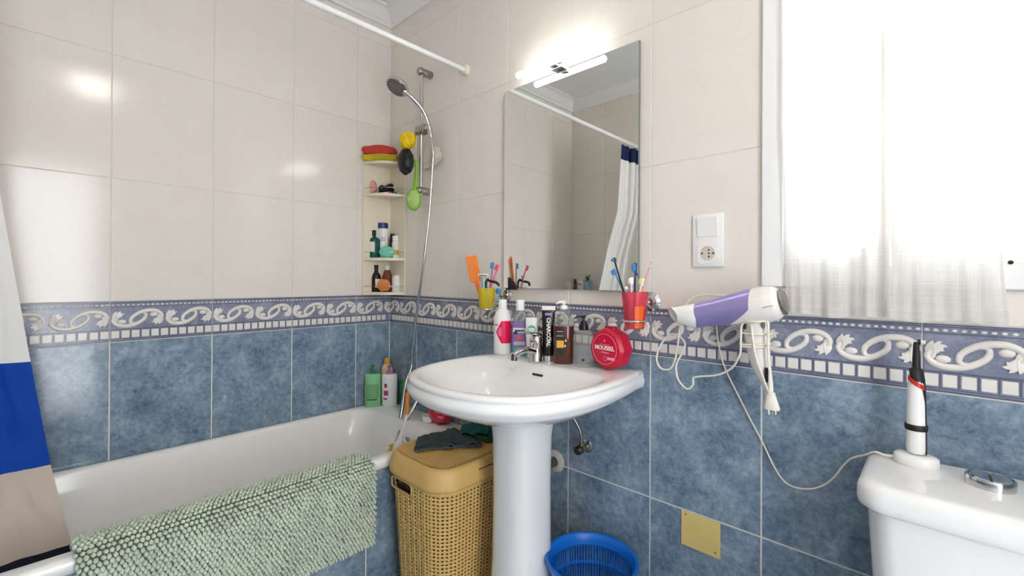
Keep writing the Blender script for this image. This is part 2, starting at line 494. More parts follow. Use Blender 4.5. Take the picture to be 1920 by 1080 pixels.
# front wall: local +x = world -x, face looks to +y
def run(parent, a, b, z0, place, rot, border):
    n = max(1, round((b-a)/W_)); w_ = (b-a)/n
    for k in range(n):
        for p, q, m, gap in ((0,.4515,'blue_glaze',.0046),(.4515,BB,'blue_glaze',.0046)) + tuple((p, q, 'cream_glaze', .0022) for p, q in zip(CREAM[:-1], CREAM[1:])):
            if q <= z0+.01: continue
            p = max(p, z0)
            link('tile', tile_mesh(w_, q-p, m, gap), parent, place(a+k*w_, p), rot)
        if border: border_tile(parent, place(a+k*w_, BB), rot, w_, 0, False)
run(wall_front, 0, RX1, 0, lambda s, z: (RX1-s, RY1, z), (0,0,PI), True)
pr = lambda s, z: (RX1, -s, z)
run(wall_right, 0, -EY1-.06, 0, pr, (0,0,-PI/2), True); run(wall_right, -EY1-.06, -EY0+.06, DZ1+.06, pr, (0,0,-PI/2), False)
dr1 = bpy.data.objects.new('added_door_1', None); C.objects.link(dr1); dr1.location = (RX1, (EY0+EY1)/2, 0)  # invented doorway, lets world light reach the bathtub side
tag(dr1, 'white cased opening added out of view to let light in', 'doorway', kind='structure')
for lo, hi in (((RX1-.012,EY0-.06,0),(RX1+.205,EY0+.012,DZ1+.06)),((RX1-.012,EY1-.012,0),(RX1+.205,EY1+.06,DZ1+.06)),((RX1-.012,EY0+.012,DZ1-.012),(RX1+.205,EY1-.012,DZ1+.06))):
    MB().rbox(lo, hi, .004, 1).build('casing', 'frame_white', dr1, 30, world=True)
# floor tiles
ft = MB().rbox((.0015, .0015, -.006), (.3285, .3285, 0), .001, 1).mesh('floor_tile', 'floor_glaze', 0)
for i in range(10):
    for j in range(6):
        x, y = i*.33, -(j+1)*.33
        if x > RX1-.1 or y < RY1-.3: continue
        link('floor_tile', ft, floor, (x, y, 0))
# cornice
prof = [(0,-.078),(.012,-.078),(.016,-.062),(.022,-.058),(.036,-.034),(.054,-.020),(.060,-.014),(.078,-.010),(.080,0),(0,0)]
def cornice(name, p0, p1, nrm, lab):
    b = MB(); rings = []
    for p, sg in ((p0, 1), (p1, -1)):
        t = (Vector(p1)-Vector(p0)).normalized()
        rings.append([Vector(p) + Vector(nrm)*d + Vector((0,0,z)) + t*sg*d for d, z in prof])
    b.loft(rings, True, True, True)
    o = b.build(name, 'cornice_plaster', None, 25); tag(o, lab, 'cornice', kind='structure')
cornice('trim_1', (0,RY1,CEIL), (0,0,CEIL), (1,0,0), 'moulded white cornice above the bathtub wall')
cornice('trim_2', (0,0,CEIL), (RX1,0,CEIL), (0,-1,0), 'moulded white cornice above the mirror wall')
cornice('trim_3', (RX1,RY1,CEIL), (0,RY1,CEIL), (0,1,0), 'moulded white cornice seen in the mirror')
cornice('trim_4', (RX1,0,CEIL), (RX1,RY1,CEIL), (-1,0,0), 'moulded white cornice above the toilet side wall')

# ------------------------------------------------------------------ window
win = bpy.data.objects.new('window_1', None); C.objects.link(win); win.location = ((WX0+WX1)/2, 0, WZ0)
tag(win, 'white framed window glowing with daylight behind sheer curtains', 'window', kind='structure')
def ringframe(x0, x1, z0, z1, wd, y0, y1):
    b = MB()
    b.rbox((x0, y0, z0), (x0+wd, y1, z1), .003, 1); b.rbox((x1-wd, y0, z0), (x1, y1, z1), .003, 1)
    b.rbox((x0+wd, y0+.0004, z0), (x1-wd, y1, z0+wd), .003, 1); b.rbox((x0+wd, y0+.0004, z1-wd), (x1-wd, y1, z1), .003, 1)
    return b
ringframe(WX0, WX1, WZ0, WZ1, .052, -.014, .07).build('frame', 'frame_white', win, 30, world=True)
sx0, sx1 = WX0+.05, WX1-.05
mid = 2.095
for a, b_ in ((sx0, mid-.002), (mid+.002, sx1)):
    sash = ringframe(a, b_, WZ0+.05, WZ1-.05, .046, .0, .055).build('sash', 'frame_white', win, 30, world=True)
    MB().box((a+.04-win.location.x, .026, .085), (b_-.04-win.location.x, .030, WZ1-.05-.035-WZ0)).build('pane', 'glass_clear', sash, 0)
hd = MB(); hd.rbox((mid-.012, -.006, 1.62), (mid+.012, .002, 1.70), .003); hd.tube([(mid,-.006,1.66),(mid,-.03,1.66),(mid,-.034,1.655),(mid,-.034,1.57)], .006, 8)
hd.build('handle', 'frame_white', win, 40, world=True)
sd = MB(); p = ony(1895, 492, -.0145); sd.ball(p, (.0042,.002,.0042), 10, 6); sd.build('screw_cap', 'dark_gap', win, 40, world=True)
# dark weathered joint between the tiles and the frame
jt = MB()
for z0, z1 in ((1.17,1.225),(1.28,1.40),(1.45,1.475),(1.52,1.53)): jt.box((WX0-.0022, -.0008, z0), (WX0-.0004, .002, z1))
jt.build('joint_gap', 'dark_gap', win, 0, world=True)
# ------------------------------------------------------------------ curtains at the window
rodw = thing('curtain_rod', 'thin white curtain rod fixed above the window', 'curtain rod', (2.0, -.035, 2.235))
MB().tube([(1.84,-.04,2.235),(2.36,-.04,2.235)], .005, 8).build('rod', 'white_plastic', rodw, 40, world=True)
for x in (1.85, 2.345): MB().rbox((x-.006,-.045,2.226),(x+.006,-.013,2.244),.002).build('bracket', 'white_plastic', rodw, 40, world=True)
def sheer(name, label, edgeL, edgeR, y, folds, seed, hem):
    t = thing(name, label, 'curtain', (sum(e[0] for e in edgeL)/len(edgeL), y, hem), None, 'sheer window curtains')
    zs = [2.245 - (2.245-hem)*i/70 for i in range(71)]
    def edge(E, z):
        if z >= E[0][1]: return E[0][0]
        for (a, za), (b, zb) in zip(E[:-1], E[1:]):
            if za >= z >= zb: return a + (b-a)*(za-z)/(za-zb)
        return E[-1][0]
    rings = []; N = 90
    for z in zs:
        k = (2.245-z)/(2.245-hem); x0, x1 = edge(edgeL, z), edge(edgeR, z); r = []
        for i in range(N+1):
            u = i/N; yy = 0
            for c, wd, am in folds:
                d = (u-c-.03*math.sin(3*k+seed))/wd
                yy -= am*math.exp(-d*d)*(.75+.25*math.sin(2.2*k+seed+c*9))
            yy += .003*math.sin(u*19+seed+k*1.3) + .002*math.sin(u*47+k*2)
            zz = z + (.004*math.sin(u*9+seed) if z == hem else 0)
            r.append((x0+(x1-x0)*u, y+yy, zz))
        rings.append(r)
    MB().loft(rings, False).build('fabric', 'sheer_fabric', t, 180, world=True)
    # stitched hem and side seam: doubled cloth
    hm = MB(); hr = [[(p[0], p[1]-.0012, p[2]+.0005) for p in rings[-1]], [(p[0], p[1]-.0012, p[2]+.014) for p in rings[-2]]]
    hm.loft(hr, False); hm.build('hem', 'sheer_fabric', t, 180, world=True)
    for nm, k0, k1 in (('side_seam', 0, 2), ('side_seam', N-2, N)):
        sm = MB(); sm.loft([[(r[k][0], r[k][1]-.0012, r[k][2]) for k in range(k0, k1+1)] for r in rings], False)
        sm.build(nm, 'sheer_fabric', t, 180, world=True)
    return t
def ex(px, py, y): return (ony(px, py, y).x, ony(px, py, y).z)
yl, yr = -.03, -.045
hemz = ony(1560, 593, yl).z
sheer('sheer_curtain', 'sheer white curtain panel hanging next to the socket side of the window', [ (ex(1463,0,yl)[0], 2.2), ex(1464,250,yl), ex(1470,420,yl), ex(1474,585,yl)],
      [(ex(1652,0,yl)[0], 2.2), ex(1656,300,yl), ex(1657,590,yl)], yl, [(.55,.10,.012),(.86,.10,.02),(.2,.08,.006)], .4, hemz)
sheer('sheer_curtain', 'sheer white curtain panel hanging above the toilet cistern', [(ex(1650,0,yr)[0], 2.2), ex(1655,300,yr), ex(1655,600,yr)],
      [(ex(1866,0,yr)[0], 2.2), ex(1866,200,yr), ex(1872,420,yr), ex(1892,608,yr)], yr, [(.1,.07,.010),(.30,.12,.007),(.95,.05,.012)], 2.0, ony(1760, 603, yr).z)

# ------------------------------------------------------------------ bathtub
tub = thing('bathtub', 'white enamel built-in bathtub with rounded rim under the tiled wall', 'bathtub', (.35, -.85, 0))
ZT = .475
def tr(x0, x1, y0, y1, r, z): return rrect(x0, x1, y0, y1, r, z, 10)
rings = [tr(.004,.690,-1.706,-.004,.012,.435), tr(.004,.700,-1.706,-.004,.012,.440), tr(.003,.703,-1.707,-.003,.014,.462), tr(.005,.699,-1.705,-.005,.014,.472),
         tr(.012,.688,-1.70,-.012,.02,ZT), tr(.032,.662,-1.655,-.150,.10,ZT+.001), tr(.040,.652,-1.648,-.160,.10,ZT-.003), tr(.046,.645,-1.640,-.170,.10,ZT-.016),
         tr(.060,.630,-1.61,-.195,.11,.36), tr(.085,.600,-1.56,-.225,.12,.20), tr(.11,.575,-1.50,-.26,.12,.13), tr(.17,.52,-1.42,-.33,.10,.105), tr(.25,.45,-1.2,-.5,.06,.10)]
MB().loft(rings, True, False, True).build('shell', 'enamel', tub, 60, world=True)
MB().loft([rings[0], tr(.02,.64,-1.69,-.02,.012,.43), tr(.03,.63,-1.68,-.03,.05,.05)], True, False, True).build('underside', 'enamel', tub, 60, world=True)
ov = MB(); oc = ony(766, 805, -.193)
ov.lathe([(.002,.0),(.030,.0),(.030,.006),(.024,.010),(.006,.011),(.001,.011)], 24, mtx=TR(oc.x, -.199, .405) @ RX(PI/2-.1))
ov.build('overflow_cover', 'chrome', tub, 40, world=True)
panel = MB().box((.648, -1.706, 0), (.6704, -.002, .434)).build('side_panel', 'grout_white', tub, 0, world=True)
ja = [0, .187, .503, .819, 1.135, 1.451, 1.706]
for a, b in zip(ja[:-1], ja[1:]):
    # local +x = world +y, face to +x
    link('tile', tile_mesh(b-a, .433, 'blue_glaze', .0046), panel, (.672-.35, -b+.85, .001), (0,0,PI/2))

# ------------------------------------------------------------------ washbasin
SXC = 1.215
half = [(0,-.622),(.09,-.612),(.18,-.578),(.252,-.512),(.296,-.41),(.311,-.29),(.305,-.16),(.288,-.05),(.277,-.012)]
outl = [(SXC+x, y) for x, y in half] + [(SXC+.262, -.003), (SXC, -.003), (SXC-.262, -.003)] + [(SXC-x, y) for x, y in reversed(half[1:])]
bowl_half = [(0,-.590),(.085,-.581),(.17,-.548),(.233,-.486),(.270,-.40),(.281,-.29),(.270,-.212),(.228,-.176),(.12,-.164),(0,-.163)]
bowl = [(SXC+x, y) for x, y in bowl_half] + [(SXC-x, y) for x, y in reversed(bowl_half[1:-1])]
CEN = Vector((SXC, -.33))
def byangle(poly, N=96):
    d = spline([(x, y, 0) for x, y in poly], 14, True)
    d = [Vector((p.x, p.y)) for p in d]; out = []
    for i in range(N):
        a = 2*PI*i/N - PI/2; u = Vector((math.cos(a), math.sin(a))); best = None
        for p, q in zip(d, d[1:]+d[:1]):
            e = q-p; den = u.x*e.y-u.y*e.x
            if abs(den) < 1e-9: continue
            w_ = p-CEN; t = (w_.x*e.y-w_.y*e.x)/den; s_ = (w_.x*u.y-w_.y*u.x)/den
            if t > 0 and -.0001 <= s_ <= 1.0001 and (best is None or t > best): best = t
        out.append(CEN+u*best)
    return [Vector((p.x, min(p.y, -.003))) for p in out]
O = byangle(outl); I = byangle(bowl)
def ring(A, s, z, c=CEN, dy=0): return [(c.x+(p.x-c.x)*s, min(-.003, c.y+(p.y-c.y)*s+dy), z(p) if callable(z) else z) for p in A]
def inset(A, d0, z):
    out = []
    for p in A:
        k = min(1, max(0, (-.06-p.y)/.26)); k = k*k*(3-2*k)
        d = d0*k + min(d0, .004 if z < .845 else d0)*(1-k)
        v = (p-CEN); L = v.length; q = CEN + v*((L-d)/L)
        out.append((q.x, min(q.y, -.003), z))
    return out
PC = Vector((SXC, -.265))
ZS = .849
basin = thing('washbasin', 'white porcelain washbasin with rounded front standing on its pedestal', 'washbasin', (SXC, -.265, 0))
def keepback(A, s, z):
    out = []
    for p in A:
        y = PC.y+(p.y-PC.y)*s
        if p.y > -.06: y = p.y*(1-.0) if s > .9 else PC.y+(p.y-PC.y)*(s*.6+.4)
        out.append((PC.x+(p.x-PC.x)*s, min(y, -.003), z))
    return out
rg = [keepback(O,.26,.706), keepback(O,.36,.710), keepback(O,.56,.728), keepback(O,.74,.750), keepback(O,.86,.769), keepback(O,.935,.784), keepback(O,.965,.792),
      inset(O,.010,.797), inset(O,.003,.804), inset(O,0,.813), inset(O,.002,.822), inset(O,.009,.827), inset(O,.011,.831), inset(O,.006,.836), inset(O,.005,.841), inset(O,.009,.8465), inset(O,.016,ZS)]
# flat deck, then rolled edge down into the bowl
def mixr(A, B, t, z): return [(a[0]+(b[0]-a[0])*t, a[1]+(b[1]-a[1])*t, z) for a, b in zip(A, B)]
Iz = [(p.x, p.y) for p in I]
rg.append(mixr(rg[-1], Iz, .5, ZS)); rg.append(mixr(rg[-2], Iz, .88, ZS-.0004))
BC = Vector((SXC, -.36))
def bring(s, z): return [(BC.x+(p.x-BC.x)*s, BC.y+(p.y-BC.y)*s, z) for p in I]
rg += [bring(.985, ZS-.003), bring(.955, ZS-.009), bring(.91, ZS-.018), bring(.84, ZS-.029), bring(.77, ZS-.041), bring(.715, ZS-.055), bring(.655, ZS-.078), bring(.56, ZS-.105), bring(.42, ZS-.124), bring(.24, ZS-.1285), bring(.08, ZS-.130)]
MB().loft(rg, True, True, True).build('basin', 'porcelain', basin, 70, world=True)
pd = []
for z, a, b in ((0,.118,.118),(.012,.120,.120),(.03,.112,.112),(.08,.094,.098),(.25,.083,.088),(.5,.081,.086),(.64,.084,.089),(.69,.090,.094),(.712,.090,.094)):
    r = []
    for i in range(40):
        t = 2*PI*i/40; e = 2/2.7
        r.append((PC.x+a*math.copysign(abs(math.cos(t))**e, math.cos(t)), PC.y+b*math.copysign(abs(math.sin(t))**e, math.sin(t)), z))
    pd.append(r)
MB().loft(pd, True, True, True).build('pedestal', 'porcelain', basin, 60, world=True)
D2 = math.radians
osl = MB(); op = ony(1008, 700, -.196)
osl.rbox((op.x-.022, -.004, -.0035), (op.x+.022, .004, .0035), .003, mtx=TR(0, -.196, ZS-.0285) @ RX(D2(-40))); osl.build('overflow_slot', 'dark_gap', basin, 40, world=True)
dr = MB(); dr.lathe([(.001,.004),(.012,.005),(.021,.003),(.023,0)], 20, mtx=TR(SXC,-.36,ZS-.1295)); dr.build('drain', 'chrome', basin, 40, world=True)

# ------------------------------------------------------------------ toilet
wc = thing('toilet', 'white porcelain toilet with a broad cistern against the blue tiles', 'toilet', (2.246, -.3, 0))
cx0, cx1, cy0, cy1 = 2.058, 2.434, -.262, -.028
def crr(d, z, r=.042, bow=.016):
    out = []
    for x, y, z_ in rrect(cx0+d, cx1-d, cy0+d, cy1-d*.3, r, z, 9):
        u = (x-(cx0+cx1)/2)/((cx1-cx0)/2)
        if y < (cy0+cy1)/2: y -= bow*(1-u*u)
        out.append((x, y, z_))
    return out
MB().loft([crr(.05,.38,.05), crr(.034,.40), crr(.024,.55), crr(.016,.70), crr(.016,.706)], True, True, True).build('cistern', 'porcelain', wc, 60, world=True)
MB().loft([crr(.022,.7065), crr(.006,.7075), crr(.001,.712), crr(0,.722), crr(.001,.742), crr(.005,.7505), crr(.013,.7555), crr(.028,.757)], True, True, True).build('cistern_lid', 'porcelain', wc, 70, world=True)
bp_ = onz(1857, 900, .768)
fb = MB(); fb.lathe([(.034,.7565),(.0345,.770),(.033,.774),(.030,.774),(.0295,.771),(.029,.771)], 32, mtx=TR(bp_.x, bp_.y, 0), cap=False)
fb.build('button_ring', 'chrome', wc, 30, world=True)
for s_ in (-1, 1):
    pl = []
    for i in range(17):
        a = -PI/2 + PI*i/16
        pl.append((s_*(.0012+.0275*math.cos(a)), .0275*math.sin(a)))
    if s_ < 0: pl.reverse()
    MB().prism(pl, .757, .7745, mtx=TR(bp_.x, bp_.y, 0), inset=.0015).build('flush_button', 'chrome', wc, 30, world=True)
bw = []
for z, sx, sy, yc in ((0,.10,.20,-.42),(.03,.10,.20,-.42),(.15,.10,.20,-.42),(.28,.15,.235,-.44),(.36,.18,.255,-.45),(.39,.185,.26,-.45),(.40,.183,.258,-.45)):
    bw.append([(2.246+sx*math.cos(2*PI*i/36), yc+sy*math.sin(2*PI*i/36), z) for i in range(36)])
MB().loft(bw, True, True, True).build('bowl', 'porcelain', wc, 60, world=True)
MB().rbox((2.12,-.262,.30),(2.372,-.032,.398),.02,3).build('cistern_shelf', 'porcelain', wc, 60, world=True)
st = [[(2.246+sx*math.cos(2*PI*i/36), -.455+sy*math.sin(2*PI*i/36), z) for i in range(36)] for z, sx, sy in ((.401,.18,.20),(.402,.187,.215),(.420,.187,.215),(.428,.17,.20))]
MB().loft(st, True, True, True).build('seat_lid', 'white_gloss', wc, 60, world=True)

# ------------------------------------------------------------------ mirror and its lamp
mir = thing('mirror', 'frameless rectangular mirror hung above the washbasin', 'mirror', (1.182, -.006, 1.098))
MX0, MX1, MZ0, MZ1 = .8835, 1.4815, 1.0985, 1.8985
MB().box((MX0+.0006, -.0165, MZ0+.0006), (MX1-.0006, -.0165+.003, MZ1-.0006)).build('silvered_glass', 'mirror_silver', mir, 0, world=True)
MB().box((MX0, -.0160, MZ0), (MX1, -.006, MZ1)).build('backing_edge', 'glass_edge', mir, 0, world=True)
MB().box((MX0+.08, -.006, MZ0+.08), (MX1-.08, 0, MZ1-.08)).build('mount', 'white_plastic', mir, 0, world=True)
lz, ly, lx0, lx1 = 1.911, -.07, 1.003, 1.326
lamp = thing('mirror_lamp', 'glowing white strip lamp on a chrome bracket above the mirror', 'lamp', (1.165, -.03, 1.9))
MATS['lamp_glow'] = None
mat('lamp_glow', (255, 252, 246), .5, emit=4.5)
MB().tube([(lx0,ly,lz),(lx0+.004,ly,lz),(lx1-.004,ly,lz),(lx1,ly,lz)], [.008,.0115,.0115,.008], 16).build('light_tube', 'lamp_glow', lamp, 50, world=True)
bk = MB(); bk.rbox((1.14,-.038,1.8995),(1.19,-.0005,1.922),.004); bk.rbox((1.150,-.062,1.902),(1.180,-.036,1.914),.003)
bk.build('bracket', 'chrome', lamp, 40, world=True)

# ------------------------------------------------------------------ ceiling lamp
cl = thing('ceiling_lamp', 'round white ceiling lamp reflected as a bright spot in the bathtub wall tiles', 'lamp', (2.40, -1.05, CEIL))
mat('globe_glow', (255, 249, 240), .5, emit=7)
MB().lathe([(.001,-.06),(.06,-.056),(.105,-.042),(.13,-.02),(.135,-.008)], 32).build('diffuser', 'globe_glow', cl, 60)
MB().lathe([(.14,-.012),(.142,-.01),(.142,0),(.02,0),(.02,-.004),(.138,-.006)], 32, cap=False).build('base_ring', 'white_plastic', cl, 40)
# ------------------------------------------------------------------ more materials
mat('towel_green', (196, 208, 188), .95, var=.34, vs=13, sheen=.3)
mat('mat_backing_shade', (84, 100, 80), .95)  # dark green puts the shade between the tufts into the colour
mat('red_cloth', (196, 66, 60), .9, var=.1, bump=.4)
mat('yellow_sponge', (200, 176, 40), .9, var=.35, vs=14, bump=.5)
mat('grey_cloth', (120, 116, 122), .9)
mat('yellow_net', (250, 206, 26), .7, var=.2, vs=30)
mat('black_net', (24, 24, 28), .45, var=.2)
mat('white_net', (226, 220, 206), .8, var=.08)
mat('lime', (132, 190, 50), .35, var=.06)
mat('lime_pale', (176, 210, 120), .5, var=.1, bump=.4, bs=300)
mat('pink_soap', (228, 160, 146), .5)
mat('teal', (70, 160, 160), .4)
mat('sky_plastic', (150, 190, 205), .35)
mat('bottle_green', (20, 92, 74), .2, var=.1)
mat('label_white', (228, 226, 216), .5)
mat('navy', (34, 52, 120), .35)
mat('mint', (120, 210, 188), .45, var=.08)
mat('dark_brown', (40, 30, 28), .18, var=.1)
mat('orange_puff', (244, 158, 88), .85, var=.15, vs=60)
mat('pump_green', (140, 206, 152), .25)
mat('green_cap', (38, 130, 60), .3)
mat('label_green', (118, 176, 120), .5, var=.15, vs=30)
mat('magenta_cap', (206, 110, 176), .3)
mat('print_red', (168, 52, 48), .5)
mat('print_plum', (176, 58, 120), .5)
mat('cream_bottle', (232, 208, 168), .3)
mat('gold_cap', (222, 160, 40), .3)
mat('dark_teal', (24, 84, 72), .3)
mat('wood_orange', (216, 138, 52), .45, var=.12)
mat('bristle_yellow', (230, 196, 90), .8, var=.12)
mat('crimson', (198, 10, 54), .28, var=.04)
mat('crimson_dark', (160, 8, 44), .3, var=.04)
mat('crimson_line', (240, 150, 175), .4)
mat('straw', (222, 182, 112), .45, var=.06, vs=30)
mat('straw_top', (224, 186, 116), .5, var=.12, vs=140, bump=1.0, bs=120)
mat('slate_cloth', (62, 76, 76), .95, var=.18, vs=40, bump=.5)
mat('slate_edge', (92, 98, 112), .9)
mat('teal_cloth', (26, 92, 90), .95, var=.2, vs=40, bump=.5)
mat('sponge_green', (60, 110, 70), .95, bump=.6)
mat('blue_plastic', (20, 112, 212), .32, var=.05)
mat('hot_pink', (232, 20, 84), .35)
mat('pink_soft', (240, 110, 160), .45)
mat('violet', (140, 112, 176), .35)
mat('lilac_label', (196, 188, 214), .45)
mat('orange', (246, 132, 24), .35, var=.05)
mat('orange_dark', (232, 100, 20), .4)
mat('tooth_red', (226, 92, 80), .4)
mat('tooth_blue', (60, 140, 210), .4)
mat('tooth_lilac', (160, 140, 200), .4)
mat('tooth_yellow', (220, 220, 130), .4)
mat('black_tube', (24, 22, 26), .25)
mat('silver_tube', (190, 190, 190), .3, .6)
mat('gold_label', (222, 172, 60), .4)
mat('black_label', (30, 22, 20), .4)
mat('dryer_purple', (166, 156, 212), .28, .45, var=.03)
mat('dryer_white', (236, 232, 226), .25)
mat('steel_pin', (180, 165, 120), .3, 1)
mat('brush_red', (196, 48, 26), .35)
mat('rubber_black', (28, 28, 30), .5)
mat('plant_green', (70, 130, 40), .5, var=.2)
mat('brass', (150, 140, 105), .3, .9)
mat('pipe_white', (206, 200, 186), .35)

# ------------------------------------------------------------------ shower curtain and its rod
rod = thing('shower_curtain_rod', 'slim white shower curtain rod running above the bathtub edge', 'curtain rod', (.6276, -.855, 2.072))
MB().tube([(.6276,-.012,2.072),(.6276,-1.698,2.072)], .0115, 14).build('rod', 'white_gloss', rod, 50, world=True)
for y0, y1 in ((-.0005,-.018),(-1.7095,-1.692)):
    MB().lathe([(.024,0),(.024,.5),(.018,1),(.012,1)], 20, mtx=TR(.6276, y0, 2.072) @ RX(PI/2) @ SC(1,1,-(y1-y0))).build('end_flange', 'ivory_plastic', rod, 40, world=True)
def _shower(n, l):
    g = n.new('ShaderNodeNewGeometry'); sp = n.new('ShaderNodeSeparateXYZ'); l.new(g.outputs['Position'], sp.inputs[0])
    tc = n.new('ShaderNodeTexCoord'); s2 = n.new('ShaderNodeSeparateXYZ'); l.new(tc.outputs['UV'], s2.inputs[0])
    cr = n.new('ShaderNodeValToRGB'); cr.color_ramp.interpolation = 'CONSTANT'
    e = cr.color_ramp.elements
    st = [(0,(26,30,48)),(.020,(206,190,176)),(.158,(0,66,164)),(.325,(240,238,234)),(.94,(24,40,80))]
    e[0].position, e[0].color = st[0][0], lin(st[0][1]); e[1].position, e[1].color = st[1][0], lin(st[1][1])
    for p, c in st[2:]:
        k = e.new(p); k.color = lin(c)
    l.new(s2.outputs['Y'], cr.inputs['Fac'])
    p = n.new('ShaderNodeBsdfPrincipled'); p.inputs['Roughness'].default_value = .65; p.inputs['Specular IOR Level'].default_value = .25; l.new(cr.outputs['Color'], p.inputs['Base Color'])
    tl = n.new('ShaderNodeBsdfTranslucent'); l.new(cr.outputs['Color'], tl.inputs['Color'])
    mx = n.new('ShaderNodeMixShader'); mx.inputs[0].default_value = .22
    l.new(p.outputs[0], mx.inputs[1]); l.new(tl.outputs[0], mx.inputs[2]); return mx
special('shower_fabric', _shower)
sc = thing('shower_curtain', 'white shower curtain with blue, beige and navy bands hanging into the bathtub', 'shower curtain', (.55, -1.5, .38))
EDGE = [(2.045,.628,-1.405),(1.6,.60,-1.405),(1.335,.53,-1.390),(.93,.47,-1.3395),(.63,.45,-1.299),(.40,.45,-1.257),(.363,.45,-1.2567)]
def edge_at(z):
    for a, b in zip(EDGE[:-1], EDGE[1:]):
        if a[0] >= z >= b[0]:
            t = (a[0]-z)/(a[0]-b[0]); return a[1]+(b[1]-a[1])*t, a[2]+(b[2]-a[2])*t
    return EDGE[-1][1:]
rings = []; uv = []; NV, NU = 110, 140
for j in range(NV+1):
    v = j/NV; z = .363 + (2.045-.363)*v; xe, ye = edge_at(z); r = []
    for i in range(NU+1):
        u = i/NU; amp = .028*min(1, (u*1.7)**1.6)*(.6+.4*v)
        ph = u*2*PI*4
        y = ye + (-1.685-ye)*u + .006*math.sin(ph*2+1)*min(1, u*2)
        x = xe + amp*math.sin(ph+.6*math.sin(3*v)) + .006*math.sin(9*v+3*u)*min(1, u*5) + .007*noise.noise(Vector((u*14, v*26, 3)))*min(1, u*9)
        r.append((x, y, z + .012*u*(1-v))); uv.append((u, v))
    rings.append(r)
fab = MB().loft(rings, False)
fo = fab.build('fabric', 'shower_fabric', sc, 180, world=True)
ul = fo.data.uv_layers.new(name='UVMap')
for lp in fo.data.loops: ul.data[lp.index].uv = uv[lp.vertex_index]
for k in range(10):
    y = -1.345 - k*.035
    MB().tube([(.6276+.0175*math.cos(a), y+.002*math.sin(a*2), 2.068+.0175*math.sin(a)) for a in [2*PI*i/16 for i in range(17)]], .0016, 6, caps=False).build('ring', 'white_plastic', sc, 60, world=True)

# ------------------------------------------------------------------ shower rail, hand shower, bath mixer
rx = .362
rail = thing('shower_rail', 'vertical chrome shower rail with slider bracket beside the corner shelf', 'shower rail', (rx, 0, 1.55))
MB().tube([(rx,-.056,1.535),(rx,-.056,2.150)], .0100, 16).build('rail', 'chrome', rail, 50, world=True)
for z in (2.131, 1.556):
    MB().lathe([(.018,0),(.019,.003),(.019,.068),(.015,.076),(.004,.077)], 20, mtx=TR(rx,-.0005,z) @ RX(PI/2)).build('wall_bracket', 'satin_chrome', rail, 40, world=True)
sl = MB(); sl.rbox((rx-.026,-.080,1.826),(rx+.028,-.034,1.866),.009,3); sl.rbox((rx+.018,-.082,1.829),(rx+.066,-.040,1.863),.010,3)
sl.build('slider', 'satin_chrome', rail, 40, world=True)
hs = thing('hand_shower', 'chrome hand shower with round head and hose hooked on the rail', 'hand shower', (rx, -.1, 1.82))
hp = spline([ony(808,258,-.062), ony(805,240,-.066), ony(798,218,-.085), ony(787,199,-.115), ony(773,184,-.150), ony(758,172,-.180)], 6)
MB().tube(hp, [.0085,.0095]+[.0115]*(len(hp)-6)+[.012,.0125,.013,.014], 14).build('handle', 'chrome', hs, 60, world=True)
hm = TR(*ony(746,161,-.200)) @ RZ(math.radians(8)) @ RX(math.radians(-32)) @ RZ(0)
MB().lathe([(.001,.022),(.022,.020),(.044,.010),(.053,.0),(.055,-.008),(.053,-.012),(.048,-.012)], 32, mtx=hm).build('head', 'chrome', hs, 50, world=True)
fc = MB(); fc.lathe([(.048,-.0118),(.046,-.015),(.02,-.017),(.001,-.017)], 32, mtx=hm); fc.build('spray_face', 'dark_chrome', hs, 50, world=True)
nzb = MB()
for rr, n_ in ((.012,6),(.024,12),(.036,18)):
    for i in range(n_):
        a = 2*PI*i/n_; nzb.ball((rr*math.cos(a), rr*math.sin(a), -.0165), .0022, 6, 4, mtx=hm)
o = nzb.build('nozzle_field', 'black_plastic', hs, 60, world=True); o['kind'] = 'stuff'
MB().tube([hm @ Vector((0,-.035,-.016)), hm @ Vector((0,-.035,-.030))], .002, 6).build('spray_lever', 'chrome', hs, 60, world=True)
hose_px = [(812,285,-.06),(811,310,-.06),(808,360,-.06),(804,410,-.06),(797,470,-.06),(789,530,-.06),(781,590,-.06),(776,640,-.06),(771,690,-.065)]
hpts = [Vector((rx+.017,-.104,1.802)), Vector((rx+.03,-.104,1.79))] if False else [ony(808,256,-.062)]
hpts += [ony(*p) for p in hose_px]
hpts += [onx(762,716,.31), onx(754,765,.325), onx(747,806,.335), Vector((.345,-.175,.372)), Vector((.372,-.175,.42)), Vector((.395,-.10,.55)), Vector((.40,-.066,.628))]
hs_pts = spline(hpts, 10)
ho = MB().tube(hs_pts, [.0068 + (.0004 if i % 2 else 0) + .0018*min(1, max(0, (i-len(hs_pts)*.62)/12)) for i in range(len(hs_pts))], 10)
ho.build('hose', 'chrome', hs, 60, world=True)
mx_ = thing('bath_mixer', 'chrome bath mixer tap on the wall behind the basin edge', 'tap', (.40, 0, .66))
b = MB(); b.tube([(.31,-.062,.660),(.49,-.062,.660)], .021, 16)
for x in (.325, .475): b.tube([(x,-.001,.66),(x,-.012,.66),(x,-.012,.66),(x,-.062,.66)], [.03,.03,.013,.013], 16)
b.tube(spline([(.43,-.075,.655),(.43,-.12,.645),(.43,-.14,.625)], 4), .013, 12); b.tube([(.40,-.062,.645),(.40,-.062,.622)], .011, 12)
b.build('body', 'chrome', mx_, 40, world=True)
b = MB(); b.tube([(.40,-.062,.68),(.40,-.062,.700)], .018, 14); b.rbox((.392,-.13,.697),(.408,-.05,.705),.004)
b.build('lever', 'chrome', mx_, 40, world=True)

